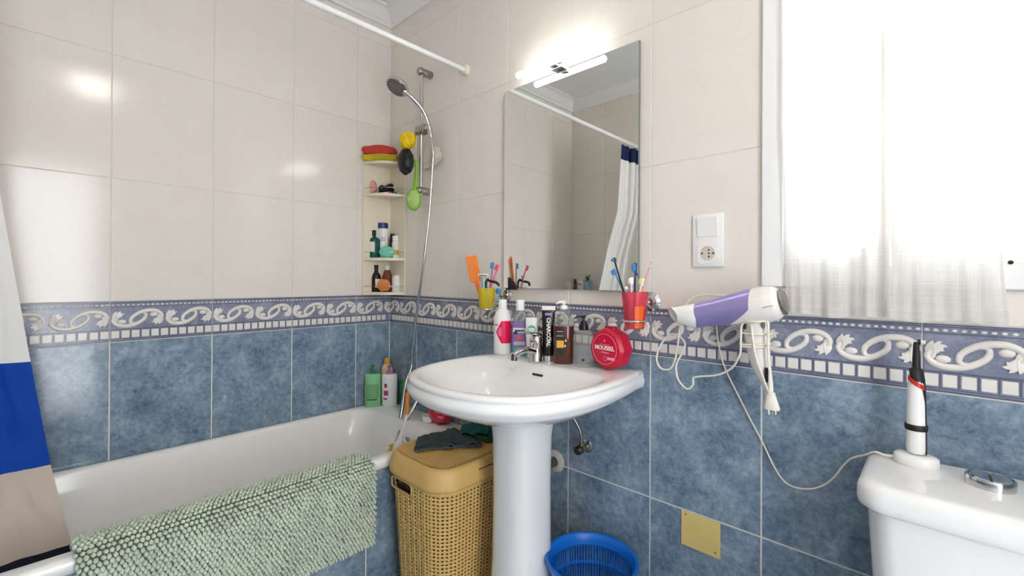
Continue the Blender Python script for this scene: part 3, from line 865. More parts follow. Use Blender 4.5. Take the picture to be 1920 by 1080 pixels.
# ------------------------------------------------------------------ corner shelf
SHX, SHY = .148, .160
cs = thing('corner_shelf', 'ivory plastic corner shelf unit with four tiers fixed above the bathtub', 'corner shelf', (.05, -.05, 1.05))
cz0, cz1 = 1.046, 1.742
MB().box((.001,-SHY,cz0),(.005,-.001,cz1)).build('side_panel', 'ivory_plastic', cs, 0, world=True)
MB().box((.005,-.005,cz0),(SHX,-.001,cz1)).build('side_panel', 'ivory_plastic', cs, 0, world=True)
MB().rbox((.001,-SHY-.006,cz0),(.010,-SHY,cz1),.002,1).build('edge_strip', 'ivory_plastic', cs, 30, world=True)
MB().rbox((SHX,-.010,cz0),(SHX+.006,-.001,cz1),.002,1).build('edge_strip', 'ivory_plastic', cs, 30, world=True)
TIERS = [1.062, 1.240, 1.574, 1.742]
def front(n=12, d=0):
    out = []
    for i in range(n+1):
        t = i/n; bow = .030*math.sin(PI*t)+d
        out.append(((SHX-.002)*t + .006*(1-t) + bow*.7, -SHY*(1-t) - .006*t - bow*.7))
    return out
for z in TIERS:
    MB().prism([(.005,-.005)] + front() , z-.014, z, inset=.001).build('shelf', 'ivory_plastic', cs, 30, world=True)
for z in TIERS[:3]:
    MB().tube([(x, y, z+.030) for x, y in front(12, -.002)], .0013, 6).build('guard_wire', 'satin_chrome', cs, 60, world=True)
def ondiag(px, back):
    d = ray(px, CYP); a, b_ = 1/.15, 1/.16
    t = (back - (EYE.x*a - EYE.y*b_)) / (d.x*a - d.y*b_)
    p = EYE + d*t
    return p.x, p.y
FACE = math.radians(58)
def lathe_thing(t, name, prof, m, n=20, sx=1, sy=1, smooth=40):
    return MB().lathe(prof, n, sx=sx, sy=sy).build(name, m, t, smooth)
def label_band(t, m, r, z0, z1, a0, a1, name='label', sx=1, sy=1, n=14, off=.0006):
    b = MB(); rs = []
    for z in (z0, z1):
        rs.append([((r+off)*sx*math.cos(a0+(a1-a0)*i/n), (r+off)*sy*math.sin(a0+(a1-a0)*i/n), z) for i in range(n+1)])
    b.loft(rs, False); return b.build(name, m, t, 60)
D = math.radians
z3 = TIERS[1]; z4 = TIERS[0]; z2 = TIERS[2]; z1_ = TIERS[3]
x, y = ondiag(700, .62)
t = thing('shampoo_bottle', 'dark green bottle with black cap and white label on the corner shelf', 'bottle', (x, y, z3), (0,0,FACE))
lathe_thing(t, 'body', [(.030,0),(.034,.004),(.034,.088),(.030,.103),(.014,.113),(.012,.116)], 'bottle_green', 24, sy=.62)
lathe_thing(t, 'cap', [(.013,.116),(.0135,.120),(.0135,.145),(.012,.148)], 'black_plastic')
label_band(t, 'label_white', .034, .034, .086, D(-150), D(-82), sy=.62)
label_band(t, 'black_plastic', .034, .090, .0935, D(-160), D(-20), 'label_edge', sy=.62)
x, y = ondiag(717, .40)
t = thing('shampoo_bottle', 'tall white bottle with dark blue cap at the back of the corner shelf', 'bottle', (x, y, z3), (0,0,FACE))
lathe_thing(t, 'body', [(.020,0),(.024,.004),(.029,.10),(.030,.150),(.027,.160)], 'white_plastic', 24, sy=.6)
lathe_thing(t, 'cap', [(.0275,.160),(.0285,.163),(.0285,.184),(.026,.190)], 'navy', 24, sy=.6)
label_band(t, 'lilac_label', .0285, .09, .14, D(-140), D(-60), sy=.6)
x, y = ondiag(736, .35)
t = thing('lotion_bottle', 'small dark bottle half hidden at the back of the corner shelf', 'bottle', (x, y, z3), (0,0,FACE))
lathe_thing(t, 'body', [(.016,0),(.018,.003),(.018,.10),(.012,.112)], 'dark_brown'); lathe_thing(t, 'cap', [(.013,.112),(.013,.132),(.011,.134)], 'black_plastic')
x, y = ondiag(741, .66)
t = thing('lotion_bottle', 'slim white bottle with white cap beside the teal shell sponge', 'bottle', (x, y, z3), (0,0,FACE))
lathe_thing(t, 'body', [(.016,0),(.0185,.003),(.0185,.082),(.014,.092)], 'white_plastic'); lathe_thing(t, 'cap', [(.0155,.092),(.016,.094),(.016,.116),(.014,.119)], 'white_gloss')
label_band(t, 'gold_label', .0185, .018, .045, D(-120), D(-30)); label_band(t, 'label_white', .0185, .05, .078, D(-150), D(-30))
x, y = ondiag(725, .86)
t = thing('bath_sponge', 'mint green shell shaped sponge lying on the corner shelf', 'sponge', (x, y, z3+.001), (0,0,FACE))
b = MB(); b.ball((0,0,.030), (.038,.018,.030), 20, 12); b.build('pad', 'mint', t, 60)
b = MB(); b.tube([(.036*math.cos(a), -.004, .030+.028*math.sin(a)) for a in [2*PI*i/24 for i in range(25)]], .0035, 6, caps=False); b.build('rim', 'mint', t, 60)
x, y = ondiag(705, .56)
t = thing('oil_bottle', 'dark brown bottle with long neck on the lowest corner shelf tier', 'bottle', (x, y, z4), (0,0,FACE))
lathe_thing(t, 'body', [(.024,0),(.0265,.004),(.0265,.072),(.022,.090),(.012,.105),(.011,.128)], 'dark_brown'); lathe_thing(t, 'cap', [(.0125,.124),(.0125,.140),(.011,.142)], 'black_plastic')
label_band(t, 'label_white', .0265, .022, .068, D(-95), D(-20))
x, y = ondiag(726, .42)
t = thing('lotion_bottle', 'clear bottle with white cap behind the orange puff', 'bottle', (x, y, z4), (0,0,FACE))
lathe_thing(t, 'body', [(.022,0),(.024,.003),(.024,.085),(.018,.105),(.012,.116)], 'tint_amber'); lathe_thing(t, 'cap', [(.0135,.116),(.0135,.138),(.012,.140)], 'white_gloss')
x, y = ondiag(743, .62)
t = thing('cream_jar', 'rounded white container on the lowest corner shelf tier', 'container', (x, y, z4), (0,0,FACE))
lathe_thing(t, 'body', [(.021,0),(.0235,.004),(.0235,.055),(.0225,.060)], 'white_gloss', sy=.8); lathe_thing(t, 'cap', [(.0225,.061),(.0225,.075),(.017,.086),(.006,.090)], 'white_plastic', sy=.8)
def puff(t, name, c, r, m, seed=0, amp=.25, freq=60, n=40, k=26, frill=0):
    b = MB(); b.ball((0,0,0), 1, n, k); out = []
    for p in b.v:
        v = Vector(p)
        d = noise.noise(v*freq*.05+Vector((seed,seed*2,0)))*amp + noise.noise(v*freq*.13+Vector((seed,0,3)))*amp*.6
        if frill: d += frill*math.sin(9*math.atan2(v.y, v.x)+6*v.z+seed)*.5
        s_ = 1+d
        out.append((c[0]+v.x*s_*r[0], c[1]+v.y*s_*r[1], c[2]+v.z*s_*r[2]))
    b.v = out; return b.build(name, m, t, 70)
x, y = ondiag(720, .90)
t = thing('bath_puff', 'round orange net puff on the lowest corner shelf tier', 'bath puff', (x, y, z4+.034))
b = MB(); random.seed(3)
b.ball((0,0,0), .029, 16, 10)
for i in range(150):
    ph = math.acos(1-2*(i+.5)/150); th = PI*(1+5**.5)*i
    v = Vector((math.cos(th)*math.sin(ph), math.sin(th)*math.sin(ph), math.cos(ph)))
    if v.z < -.9: continue
    b.ball(v*.029, .0052, 6, 4)
b.build('netting', 'orange_puff', t, 60)
# second tier: small flat things
x, y = ondiag(695, .7)
t = thing('soap_pouch', 'pink mesh soap pouch standing on the second corner shelf tier', 'soap', (x, y, z2), (0,0,FACE))
puff(t, 'pouch', (0,0,.040), (.030,.014,.040), 'pink_soap', 2, .12)
b = MB(); b.tube(spline([(.02,-.008,.05),(.030,-.014,.042),(.036,-.014,.02)], 4), .0012, 5); b.build('string', 'white_plastic', t, 60)
x, y = ondiag(724, .72)
t = thing('hair_scrunchie', 'black gathered hair scrunchie on the second corner shelf tier', 'scrunchie', (x, y, z2+.030))
b = MB(); pts = []
for i in range(73):
    a = 2*PI*i/72; pts.append(((.032+.002*math.sin(11*a))*math.cos(a), (.020)*math.sin(a), .016*math.cos(a*2)*.5+.005*math.sin(9*a)))
b.tube(pts, [.0145+.003*math.sin(i*2*PI/72*14) for i in range(73)], 10, caps=False); b.build('gathered_loop', 'black_net', t, 60)
for i, (px, bk_, m, a, lab) in enumerate(((705,.88,'teal',.2,'teal comb lying flat on the second corner shelf tier'),(722,.92,'white_plastic',-.25,'white and pink tube lying flat on the second corner shelf tier'),(738,.86,'dark_teal',.1,'dark teal flat tube by the right guard end of the shelf tier'))):
    x, y = ondiag(px, bk_)
    t = thing(('comb','cream_tube','cream_tube')[i], lab, ('comb','tube','tube')[i], (x, y, z2), (0,0,D(45)+a))
    if i == 0:
        b = MB(); b.rbox((-.034,-.004,0),(.034,.004,.006),.002)
        b.build('spine', m, t, 40)
        b = MB()
        for k in range(16): b.box((-.032+k*.0042,-.014,.001),(-.030+k*.0042,-.003,.004))
        o = b.build('teeth', m, t, 0); o['kind'] = 'stuff'
    else:
        b = MB(); b.loft([[(xx, ww*math.cos(q), .007+hh*math.sin(q)) for q in [2*PI*k/14 for k in range(14)]] for xx, ww, hh in ((-.028,.010,.001),(-.02,.010,.003),(.012,.008,.0065),(.016,.006,.006))], True, True, True); b.build('tube', m, t, 50)
        b = MB(); b.tube([(.016,0,.007),(.030,0,.007)], .006, 12); b.build('cap', 'pink_soft' if i == 1 else 'sky_plastic', t, 40)
# top: folded cloths
def slab_cloth(t, name, m, L, Wd, z0, z1, seed, ang=0):
    b = MB(); NX, NY = 26, 12
    for top in (1, 0):
        vs = []; fs = []
        for j in range(NY+1):
            for i in range(NX+1):
                u, v = i/NX*2-1, j/NY*2-1
                e = max(0, 1-max(abs(u), abs(v))**6)
                k = (1-abs(u)**4)**.3*(1-abs(v)**4)**.3 if abs(u) < 1 and abs(v) < 1 else 0
                zm = (z0+z1)/2; hh = (z1-z0)/2
                z = zm + (hh*k if top else -hh*min(1, k*1.4)) + (noise.noise(Vector((u*1.6+seed, v*2, seed)))*hh*.55*k if top else 0)
                vs.append((u*L/2*(1+.04*math.sin(5*v+seed)), v*Wd/2*(1+.06*math.sin(4*u+seed)), z))
        for j in range(NY):
            for i in range(NX):
                a = j*(NX+1)+i; fs.append((a, a+1, a+NX+2, a+NX+1))
        b.add(vs, fs)
    return b.build(name, m, t, 70)
t = thing('sponge_pad', 'yellow and orange scrubbing pad under the red cloth on top of the corner shelf', 'sponge', (.066, -.098, z1_), (0,0,D(46)))
slab_cloth(t, 'pad', 'yellow_sponge', .185, .075, 0, .034, 1)
b = MB(); b.rbox((.07,-.03,.006),(.1,.03,.026),.008,2); b.build('grip', 'grey_cloth', t, 40)
t = thing('wash_cloth', 'folded red cloth on top of the corner shelf', 'cloth', (.060, -.101, z1_+.0345), (0,0,D(46)))
slab_cloth(t, 'fold', 'red_cloth', .165, .075, 0, .042, 5)

# ------------------------------------------------------------------ bath things hanging from the slider
def strand(pts, name, m, t, r=.0011): return MB().tube(spline(pts, 6), r, 5).build(name, m, t, 60, world=True)
hook = Vector((rx-.004, -.081, 1.827))
p = ony(764, 264, -.105)
t = thing('bath_puff', 'yellow net bath puff hanging from the shower rail slider', 'bath puff', p)
puff(t, 'netting', (0,0,0), (.044,.034,.040), 'yellow_net', 4, .22, 40, 48, 30, .16)
strand([p+Vector((.01,.005,.03)), (p+hook)/2+Vector((0,0,.006)), hook], 'cord', 'black_plastic', t)
p = ony(761, 303, -.125)
t = thing('bath_puff', 'black ribbed bath puff hanging beside the shower rail', 'bath puff', p)
b = MB(); b.ball((0,0,0), 1, 60, 20); out = []
for q in b.v:
    v = Vector(q); a = math.atan2(v.z, v.x); s_ = 1+.07*math.cos(11*a)*(1-abs(v.y)**3)
    out.append((v.x*.043*s_, v.y*.036, v.z*.060*s_))
b.v = out; b.build('netting', 'black_net', t, 70)
strand([p+Vector((.012,.0,.045)), (p+hook)/2+Vector((.004,0,.01)), hook+Vector((.002,0,0))], 'cord', 'black_plastic', t)
p = ony(788, 302, -.022); p = Vector((rx+.020, -.0225, ony(790,300,-.021).z))
t = thing('bath_puff', 'white crumpled net puff behind the shower rail', 'bath puff', p)
puff(t, 'netting', (0,0,0), (.088,.0165,.050), 'white_net', 8, .16, 90, 48, 30, .12)
strand([p+Vector((-.01,-.004,.038)), p+Vector((-.012,-.01,.07)), hook+Vector((-.014,.045,-.0))], 'cord', 'white_net', t)
p = ony(776, 374, -.085)
t = thing('bath_brush', 'lime green long handled bath brush hanging by the shower rail', 'bath brush', p)
b = MB(); hpb = ony(780, 300, -.085)-p
b.tube(spline([(0,.004,.03),(.002,.006,.07),(hpb.x*.6,.006,hpb.z*.7),(hpb.x,.0,hpb.z)], 5), [.008]*5+[.0075]*6+[.006]*5, 10, flat=1.5); b.build('handle', 'lime', t, 60)
hb = TR(0,0,0) @ RZ(D(30)); b = MB(); b.lathe([(.001,-.011),(.030,-.010),(.036,-.003),(.036,.003),(.032,.007),(.001,.008)], 28, mtx=hb @ SC(1,1,1.5) @ RX(PI/2)); b.build('head', 'lime', t, 60)
b = MB(); b.lathe([(.030,.008),(.028,.012),(.001,.013)], 28, mtx=hb @ SC(1,1,1.45) @ RX(PI/2)); b.build('bristle_pad', 'lime_pale', t, 60)
strand([p+hpb, hook], 'cord', 'white_net', t)
# ------------------------------------------------------------------ bath mat draped over the tub edge
bmt = thing('bath_mat', 'pale green chenille bath mat draped over the bathtub edge', 'bath mat', (.70, -.88, .2))
MY0, MY1 = -1.262, -.505
prof = spline([(.612,.440),(.628,.474),(.650,.488),(.682,.491),(.708,.483),(.722,.455),(.725,.40),(.725,.32),(.723,.25),(.719,.202)], 12)
# arc-length table
acc = [0]
for a, b in zip(prof[:-1], prof[1:]): acc.append(acc[-1]+(b-a).length)
def along(s):
    for i in range(len(acc)-1):
        if acc[i+1] >= s:
            t = (s-acc[i])/(acc[i+1]-acc[i]); p = prof[i]+(prof[i+1]-prof[i])*t; d = (prof[i+1]-prof[i]).normalized(); return p, d
    return prof[-1], (prof[-1]-prof[-2]).normalized()
def mat_pt(y, s):
    k = (y-MY0)/(MY1-MY0)
    p, d = along(s)
    lift = .006*max(0, noise.noise(Vector((y*7, s*3, 1)))) if p.y > .48 else .004*noise.noise(Vector((y*5, s*4, 2)))+.004
    nn = Vector((d.y*-1, d.x))            # outward normal in (x,z)
    return Vector((p.x+nn.x*lift, y, p.y+nn.y*lift)), Vector((nn.x, 0, nn.y)), Vector((d.x, 0, d.y))
STEP = .0114
ROW = .0104
rows = int(acc[-1]/ROW); cols = int((MY1-MY0)/STEP)
S0 = acc[-1]
bs_ = [[mat_pt(MY0+(MY1-MY0)*i/60, S0*j/60)[0] for i in range(61)] for j in range(61)]
MB().loft(bs_, False).build('backing', 'mat_backing_shade', bmt, 180, world=True)
tf = MB(); random.seed(11)
unit = MB().ball((0,0,0), 1, 7, 5)
for j in range(rows+1):
    s_edge = 0
    for i in range(cols+1):
        y = MY0 + (i+.5*(j % 2))*STEP + random.uniform(-.0009,.0009)
        s_ = j*ROW + random.uniform(-.0006,.0006)
        p, n_, d_ = mat_pt(y, min(max(s_, 0), S0))
        dirv = (n_ + d_*random.uniform(.45,.85) + Vector((0,random.uniform(-.2,.2),0))).normalized()
        L = random.uniform(.0085,.0105); r = random.uniform(.0050,.0058)
        M4 = TR(*(p+dirv*L*.6)) @ dirv.to_track_quat('Z','Y').to_matrix().to_4x4() @ SC(r, r, L)
        tf.add(unit.v, unit.f, 0, M4)
o = tf.build('tufts', 'towel_green', bmt, 180, world=True); o['kind'] = 'stuff'

# ------------------------------------------------------------------ laundry hamper
HX = (.712, 1.047); HY = (-.462, -.040); HR = .085
def resample(ring, N):
    P = [Vector(p) for p in ring]; P.append(P[0]); L = [0]
    for a, b in zip(P[:-1], P[1:]): L.append(L[-1]+(b-a).length)
    out = []; k = 0
    for i in range(N):
        s_ = L[-1]*i/N
        while L[k+1] < s_: k += 1
        t = (s_-L[k])/max(1e-9, L[k+1]-L[k]); out.append(P[k]+(P[k+1]-P[k])*t)
    return out
hamper = thing('laundry_hamper', 'straw coloured woven plastic laundry hamper with lid between tub and pedestal', 'hamper', ((HX[0]+HX[1])/2, -.25, 0))
NC, NR = 84, 34
def hring(z, N=NC*2):
    t = (1-z/.46)*.022
    return resample(rrect(HX[0]+.006+t, HX[1]-.006-t, HY[0]+.006+t, HY[1]-.006-t, HR, z, 14), N)
zs = []
z0h, z1h = .03, .455
for r in range(NR):
    za = z0h+(z1h-z0h)*r/NR; dz = (z1h-z0h)/NR
    zs += [za, za+dz*.55]
zs.append(z1h)
rgs = [hring(z) for z in zs]
cen = Vector(((HX[0]+HX[1])/2, (HY[0]+HY[1])/2, 0))
b = MB(); N = NC*2
vs = []
for j, r in enumerate(rgs):
    for i, p in enumerate(r):
        d = Vector((p.x-cen.x, p.y-cen.y, 0)).normalized()
        ph = (i//2+j//2) % 2
        vs.append(p + d*(.0016 if (i//2) % 2 == 0 else -.0006)*(1 if i % 2 == 0 else .3))
h0, h1 = ony(762, 880, -.457), ony(798, 893, -.457)
fs = []
for j in range(len(rgs)-1):
    for i in range(N):
        k = (i+1) % N
        stag = (i//2) % 2
        hole = (i % 2 == 1) and (j % 2 == 1)
        q = (Vector(vs[j*N+i])+Vector(vs[(j+1)*N+k]))/2
        if hole and q.z < .438: continue
        if q.y < -.43 and .765 < q.x < .885 and .398 < q.z < .436: continue
        fs.append((j*N+i, j*N+k, (j+1)*N+k, (j+1)*N+i))
b.add(vs, fs)
ob = b.build('woven_body', 'straw', hamper, 60, world=True)
md = ob.modifiers.new('thickness', 'SOLIDIFY'); md.thickness = .0035; md.offset = -1
MB().loft([hring(.0,60), hring(.001,60), hring(.03,60), hring(.034,60)], True, True, False).build('base', 'straw', hamper, 50, world=True)
MB().loft([[(p.x*.94+cen.x*.06, p.y*.94+cen.y*.06, p.z+.01) for p in hring(.02,60)], [(p.x*.955+cen.x*.045, p.y*.955+cen.y*.045, p.z) for p in hring(.45,60)]], True, True, False).build('inner_shade', 'dark_brown', hamper, 50, world=True)  # dark inner sheet added as the shade behind the weave holes
gr = []
for i in range(41):
    a = 2*PI*i/40; e = .35
    gr.append((.825+.060*math.copysign(abs(math.cos(a))**e, math.cos(a)), -.4555, .417+.0195*math.copysign(abs(math.sin(a))**e, math.sin(a))))
MB().tube(gr, .0028, 6, caps=False).build('grip_rim', 'straw', hamper, 60, world=True)
def lring(d, z): return resample(rrect(HX[0]-.003+d, HX[1]+.003-d, HY[0]-.003+d, HY[1]+.003-d, HR-d*.5, z, 12), 96)
MB().loft([lring(.004,.448), lring(-.002,.450), lring(-.004,.456), lring(-.002,.470), lring(0,.490), lring(.004,.504), lring(.009,.5145), lring(.015,.519), lring(.019,.5195)], True, False, False).build('lid_rim', 'straw', hamper, 60, world=True)
MB().loft([lring(.019,.5195), lring(.022,.5175), lring(.06,.5185), lring(.10,.5195), lring(.15,.52)], True, False, True).build('lid_top', 'straw_top', hamper, 60, world=True)
# raised weave of the lid
wv = MB(); unit2 = MB().rbox((-.0062,-.0028,-.0012),(.0062,.0028,.0016),.001,1)
for j in range(51):
    for i in range(26):
        x = HX[0]+.026+i*.0118+(.0059 if j % 2 else 0); y = HY[0]+.026+j*.0074
        dx = max(0, HX[0]+.024+.062-x, x-(HX[1]-.024-.062)); dy = max(0, HY[0]+.024+.062-y, y-(HY[1]-.024-.062))
        if math.hypot(dx, dy) > .060: continue
        if x > HX[1]-.028 or y > HY[1]-.028: continue
        wv.add(unit2.v, unit2.f, 0, TR(x, y, .5198))
o = wv.build('lid_weave', 'straw', hamper, 40, world=True); o['kind'] = 'stuff'
MB().rbox((HX[1]-.004,-.30,.4905),(HX[1]+.0045,-.17,.4935),.001,1).build('hinge_slot', 'dark_gap', hamper, 0, world=True)

def quad_cloth(t, name, m, corners, z0, amp, seed, NX=36, NY=18, heap=0, edge_m=None):
    A, B, C_, D_ = corners
    b = MB(); rows_ = []
    for j in range(NY+1):
        v = j/NY; r = []
        for i in range(NX+1):
            u = i/NX
            p = (A*(1-u)+D_*u)*(1-v) + (B*(1-u)+C_*u)*v
            w1 = noise.noise(Vector((u*3.1+seed, v*1.3, seed))); w2 = noise.noise(Vector((u*8+seed, v*3, seed+4)))
            fold = max(0, math.sin(u*11+2*w1*2+v*1.5+seed))**2
            z = z0 + .002 + amp*(.55*abs(w1)+.25*abs(w2)+.45*fold*(1-.5*v)) + heap*math.sin(PI*u)**.6*math.sin(PI*min(1, v*.9+.1))**.6
            off = .010*math.sin(u*13+seed)*(1-abs(2*v-1)) * 0 + (.008*math.sin(u*15+seed) if v < .05 or v > .95 else 0)
            r.append(Vector((p.x+.006*w2, p.y+off, z)))
        rows_.append(r)
    b.loft(rows_, False)
    o = b.build(name, m, t, 180, world=True)
    md = o.modifiers.new('thickness', 'SOLIDIFY'); md.thickness = .003; md.offset = 1
    if edge_m:
        MB().tube([p+Vector((0,0,.002)) for p in rows_[0]], .0016, 5).build('hem', edge_m, t, 60, world=True)
    return rows_
zl = .522
cn = [onz(776,849,zl), onz(782,824,zl), onz(852,807,zl), onz(905,838,zl)]
t = thing('cleaning_cloth', 'dark slate cloth lying crumpled on the hamper lid', 'cloth', (.85, -.35, zl))
quad_cloth(t, 'cloth', 'slate_cloth', cn, zl, .024, 3, edge_m='slate_edge')
tri = [onz(828,846,zl), onz(850,838,zl), onz(895,832,zl), onz(904,840,zl)]
quad_cloth(t, 'folded_corner', 'slate_cloth', tri, zl+.006, .010, 9, 20, 10, edge_m='slate_edge')
t = thing('scrub_sponge', 'green scrub sponge under the teal cloth on the hamper lid', 'sponge', (.93, -.16, zl))
sp_ = onz(912, 826, zl); cq = onz(893, 822, zl)
MB().rbox((cq.x-.02, cq.y-.012, zl), (cq.x+.07, cq.y+.045, zl+.020), .005, 2, mtx=None).build('sponge', 'sponge_green', t, 40, world=True)
cn2 = [onz(862,824,zl), onz(868,802,zl), onz(945,805,zl), onz(940,834,zl)]
t = thing('dust_cloth', 'teal cloth bunched up on the hamper lid against the basin', 'cloth', (.95, -.2, zl+.02))
quad_cloth(t, 'cloth', 'teal_cloth', cn2, zl+.003, .022, 6, 36, 18, heap=.040)

# ------------------------------------------------------------------ blue basket
bc = Vector((1.408, -.162, 0)); BR, BRB, BHH = .138, .105, .287
bb = thing('waste_basket', 'round bright blue plastic basket with slotted sides on the floor', 'basket', bc)
NB = 84
levels = [(.006,0),(.05,1),(.060,0),(.098,1),(.107,0),(.146,1),(.155,0),(.196,1),(.205,0),(.252,1),(.258,0),(.266,0)]
zz = [l[0] for l in levels]
def brad(z): return BRB+(BR-.010-BRB)*z/BHH
vs = []; fs = []
for z in zz:
    for i in range(NB*2):
        a = 2*PI*(i//2 + (.0 if i % 2 == 0 else .46))/NB
        vs.append((brad(z)*math.cos(a), brad(z)*math.sin(a), z))
for j in range(len(zz)-1):
    slot = levels[j+1][1] == 1 or (levels[j][1] == 0 and levels[j+1][1] == 1)
    slot = zz[j+1]-zz[j] > .02
    for i in range(NB*2):
        if slot and i % 2 == 1: continue
        k = (i+1) % (NB*2); fs.append((j*NB*2+i, j*NB*2+k, (j+1)*NB*2+k, (j+1)*NB*2+i))
ob = MB().add(vs, fs).build('slotted_wall', 'blue_plastic', bb, 60)
md = ob.modifiers.new('thickness', 'SOLIDIFY'); md.thickness = .0024; md.offset = 0
MB().lathe([(BR-.016,.258),(BR-.012,.256),(BR-.006,.262),(BR,.279),(BR+.003,.284),(BR+.002,.289),(BR-.004,.290),(BR-.009,.286),(BR-.014,.268),(BR-.016,.258)], 64, cap=False).build('rim', 'blue_plastic', bb, 60)
MB().lathe([(BRB+.001,.0),(BRB+.002,.008),(BRB-.003,.008),(BRB-.004,.004),(.001,.004)], 48).build('base', 'blue_plastic', bb, 40)

# ------------------------------------------------------------------ bottles and brush in the tub corner
def pump(t, z, m, r=.010, out=.030, hh=.030, ang=-PI/2, mm=None):
    b = MB(); b.lathe([(r*1.25,z),(r*1.3,z+.002),(r*1.2,z+.012),(r*.5,z+.014),(r*.42,z+hh),(r*.8,z+hh),(r*.8,z+hh+.008),(r*.5,z+hh+.010)], 18)
    c, s_ = math.cos(ang), math.sin(ang)
    b.tube([(0,0,z+hh+.005),(c*out*.6,s_*out*.6,z+hh+.005),(c*out,s_*out,z+hh-.001)], [r*.42,r*.38,r*.28], 8)
    return b.build('pump', m, t, 40)
p = onz(697, 763, .476)
t = thing('pump_bottle', 'pale green pump bottle with dark green pump on the bathtub corner', 'bottle', (p.x-.012, p.y+.012, .476), (0,0,D(55)))
lathe_thing(t, 'body', [(.037,0),(.040,.003),(.0405,.15),(.039,.163),(.036,.167),(.013,.169)], 'pump_green', 28, sy=.72)
pump(t, .168, 'green_cap', .0115, .03, .034)
label_band(t, 'label_green', .0405, .045, .118, D(-140), D(-40), sy=.72)
label_band(t, 'bottle_green', .0408, .036, .042, D(-130), D(-55), 'print', sy=.72)
p = onz(728, 761, .476)
t = thing('pump_bottle', 'white pump bottle with pink pump and red prints on the bathtub corner', 'bottle', (p.x-.006, p.y+.010, .476), (0,0,D(55)))
lathe_thing(t, 'body', [(.036,0),(.0385,.003),(.0390,.15),(.037,.160),(.034,.163),(.013,.165)], 'white_gloss', 28, sy=.72)
pump(t, .164, 'magenta_cap', .0125, .02, .034)
label_band(t, 'print_red', .0390, .098, .118, D(-128), D(-106), 'print', sy=.72); label_band(t, 'print_plum', .0390, .058, .082, D(-132), D(-96), 'print', sy=.72)
label_band(t, 'print_plum', .0390, .036, .044, D(-135), D(-104), 'print', sy=.72)
t = thing('lotion_bottle', 'cream bottle with gold cap behind the pink pump', 'bottle', (.047, -.044, .476), (0,0,D(20)))
lathe_thing(t, 'body', [(.030,0),(.033,.004),(.034,.14),(.030,.185),(.018,.203),(.014,.206)], 'cream_bottle', 24, sy=.7)
lathe_thing(t, 'cap', [(.016,.206),(.0165,.208),(.015,.226),(.008,.234)], 'gold_cap')
p = ony(757, 742, -.05)
t = thing('shampoo_bottle', 'clear bottle with dark green cap half hidden behind the shower hose', 'bottle', (onz(754,756,.476).x, onz(754,756,.476).y, .476), (0,0,D(50)))
lathe_thing(t, 'body', [(.024,0),(.027,.003),(.027,.060),(.022,.075),(.012,.085)], 'dark_teal', 20, sy=.7)
lathe_thing(t, 'shoulder', [(.0275,.060),(.0225,.0755),(.0125,.0855)], 'tint_clear', 20, sy=.7)
lathe_thing(t, 'cap', [(.014,.085),(.014,.118),(.012,.120)], 'green_cap')
# scrub brush leaning in the tub end
p0, p1, p2 = Vector((.496,-.215,.615)), Vector((.504,-.222,.545)), Vector((.500,-.258,.43))
t = thing('bath_brush', 'white scrub brush with orange wooden handle leaning in the bathtub end', 'brush', (.47, -.26, .34))
MB().tube(spline([p0+Vector((-.006,.006,.02)), p0, (p0+p1)/2, p1], 4), [.006]+[.010]*4+[.0105]*4+[.010]*4, 12).build('handle', 'wood_orange', t, 60, world=True)
MB().tube(spline([p1, (p1+p2)/2+Vector((.003,0,0)), p2, p2+Vector((-.004,-.012,-.05))], 5), [.0062]*8+[.008,.012,.016,.019,.020,.020,.018,.012], 12).build('neck', 'white_gloss', t, 60, world=True)
bq = MB(); random.seed(5)
for i in range(70):
    q = p2+Vector((-.012+random.uniform(-.012,.008), -.006+random.uniform(-.012,.012), -.005-random.uniform(0,.055)))
    bq.tube([q, q+Vector((-.026+random.uniform(-.004,.004), -.012+random.uniform(-.006,.006), -.004))], .0014, 4)
o = bq.build('bristles', 'bristle_yellow', t, 60, world=True); o['kind'] = 'stuff'

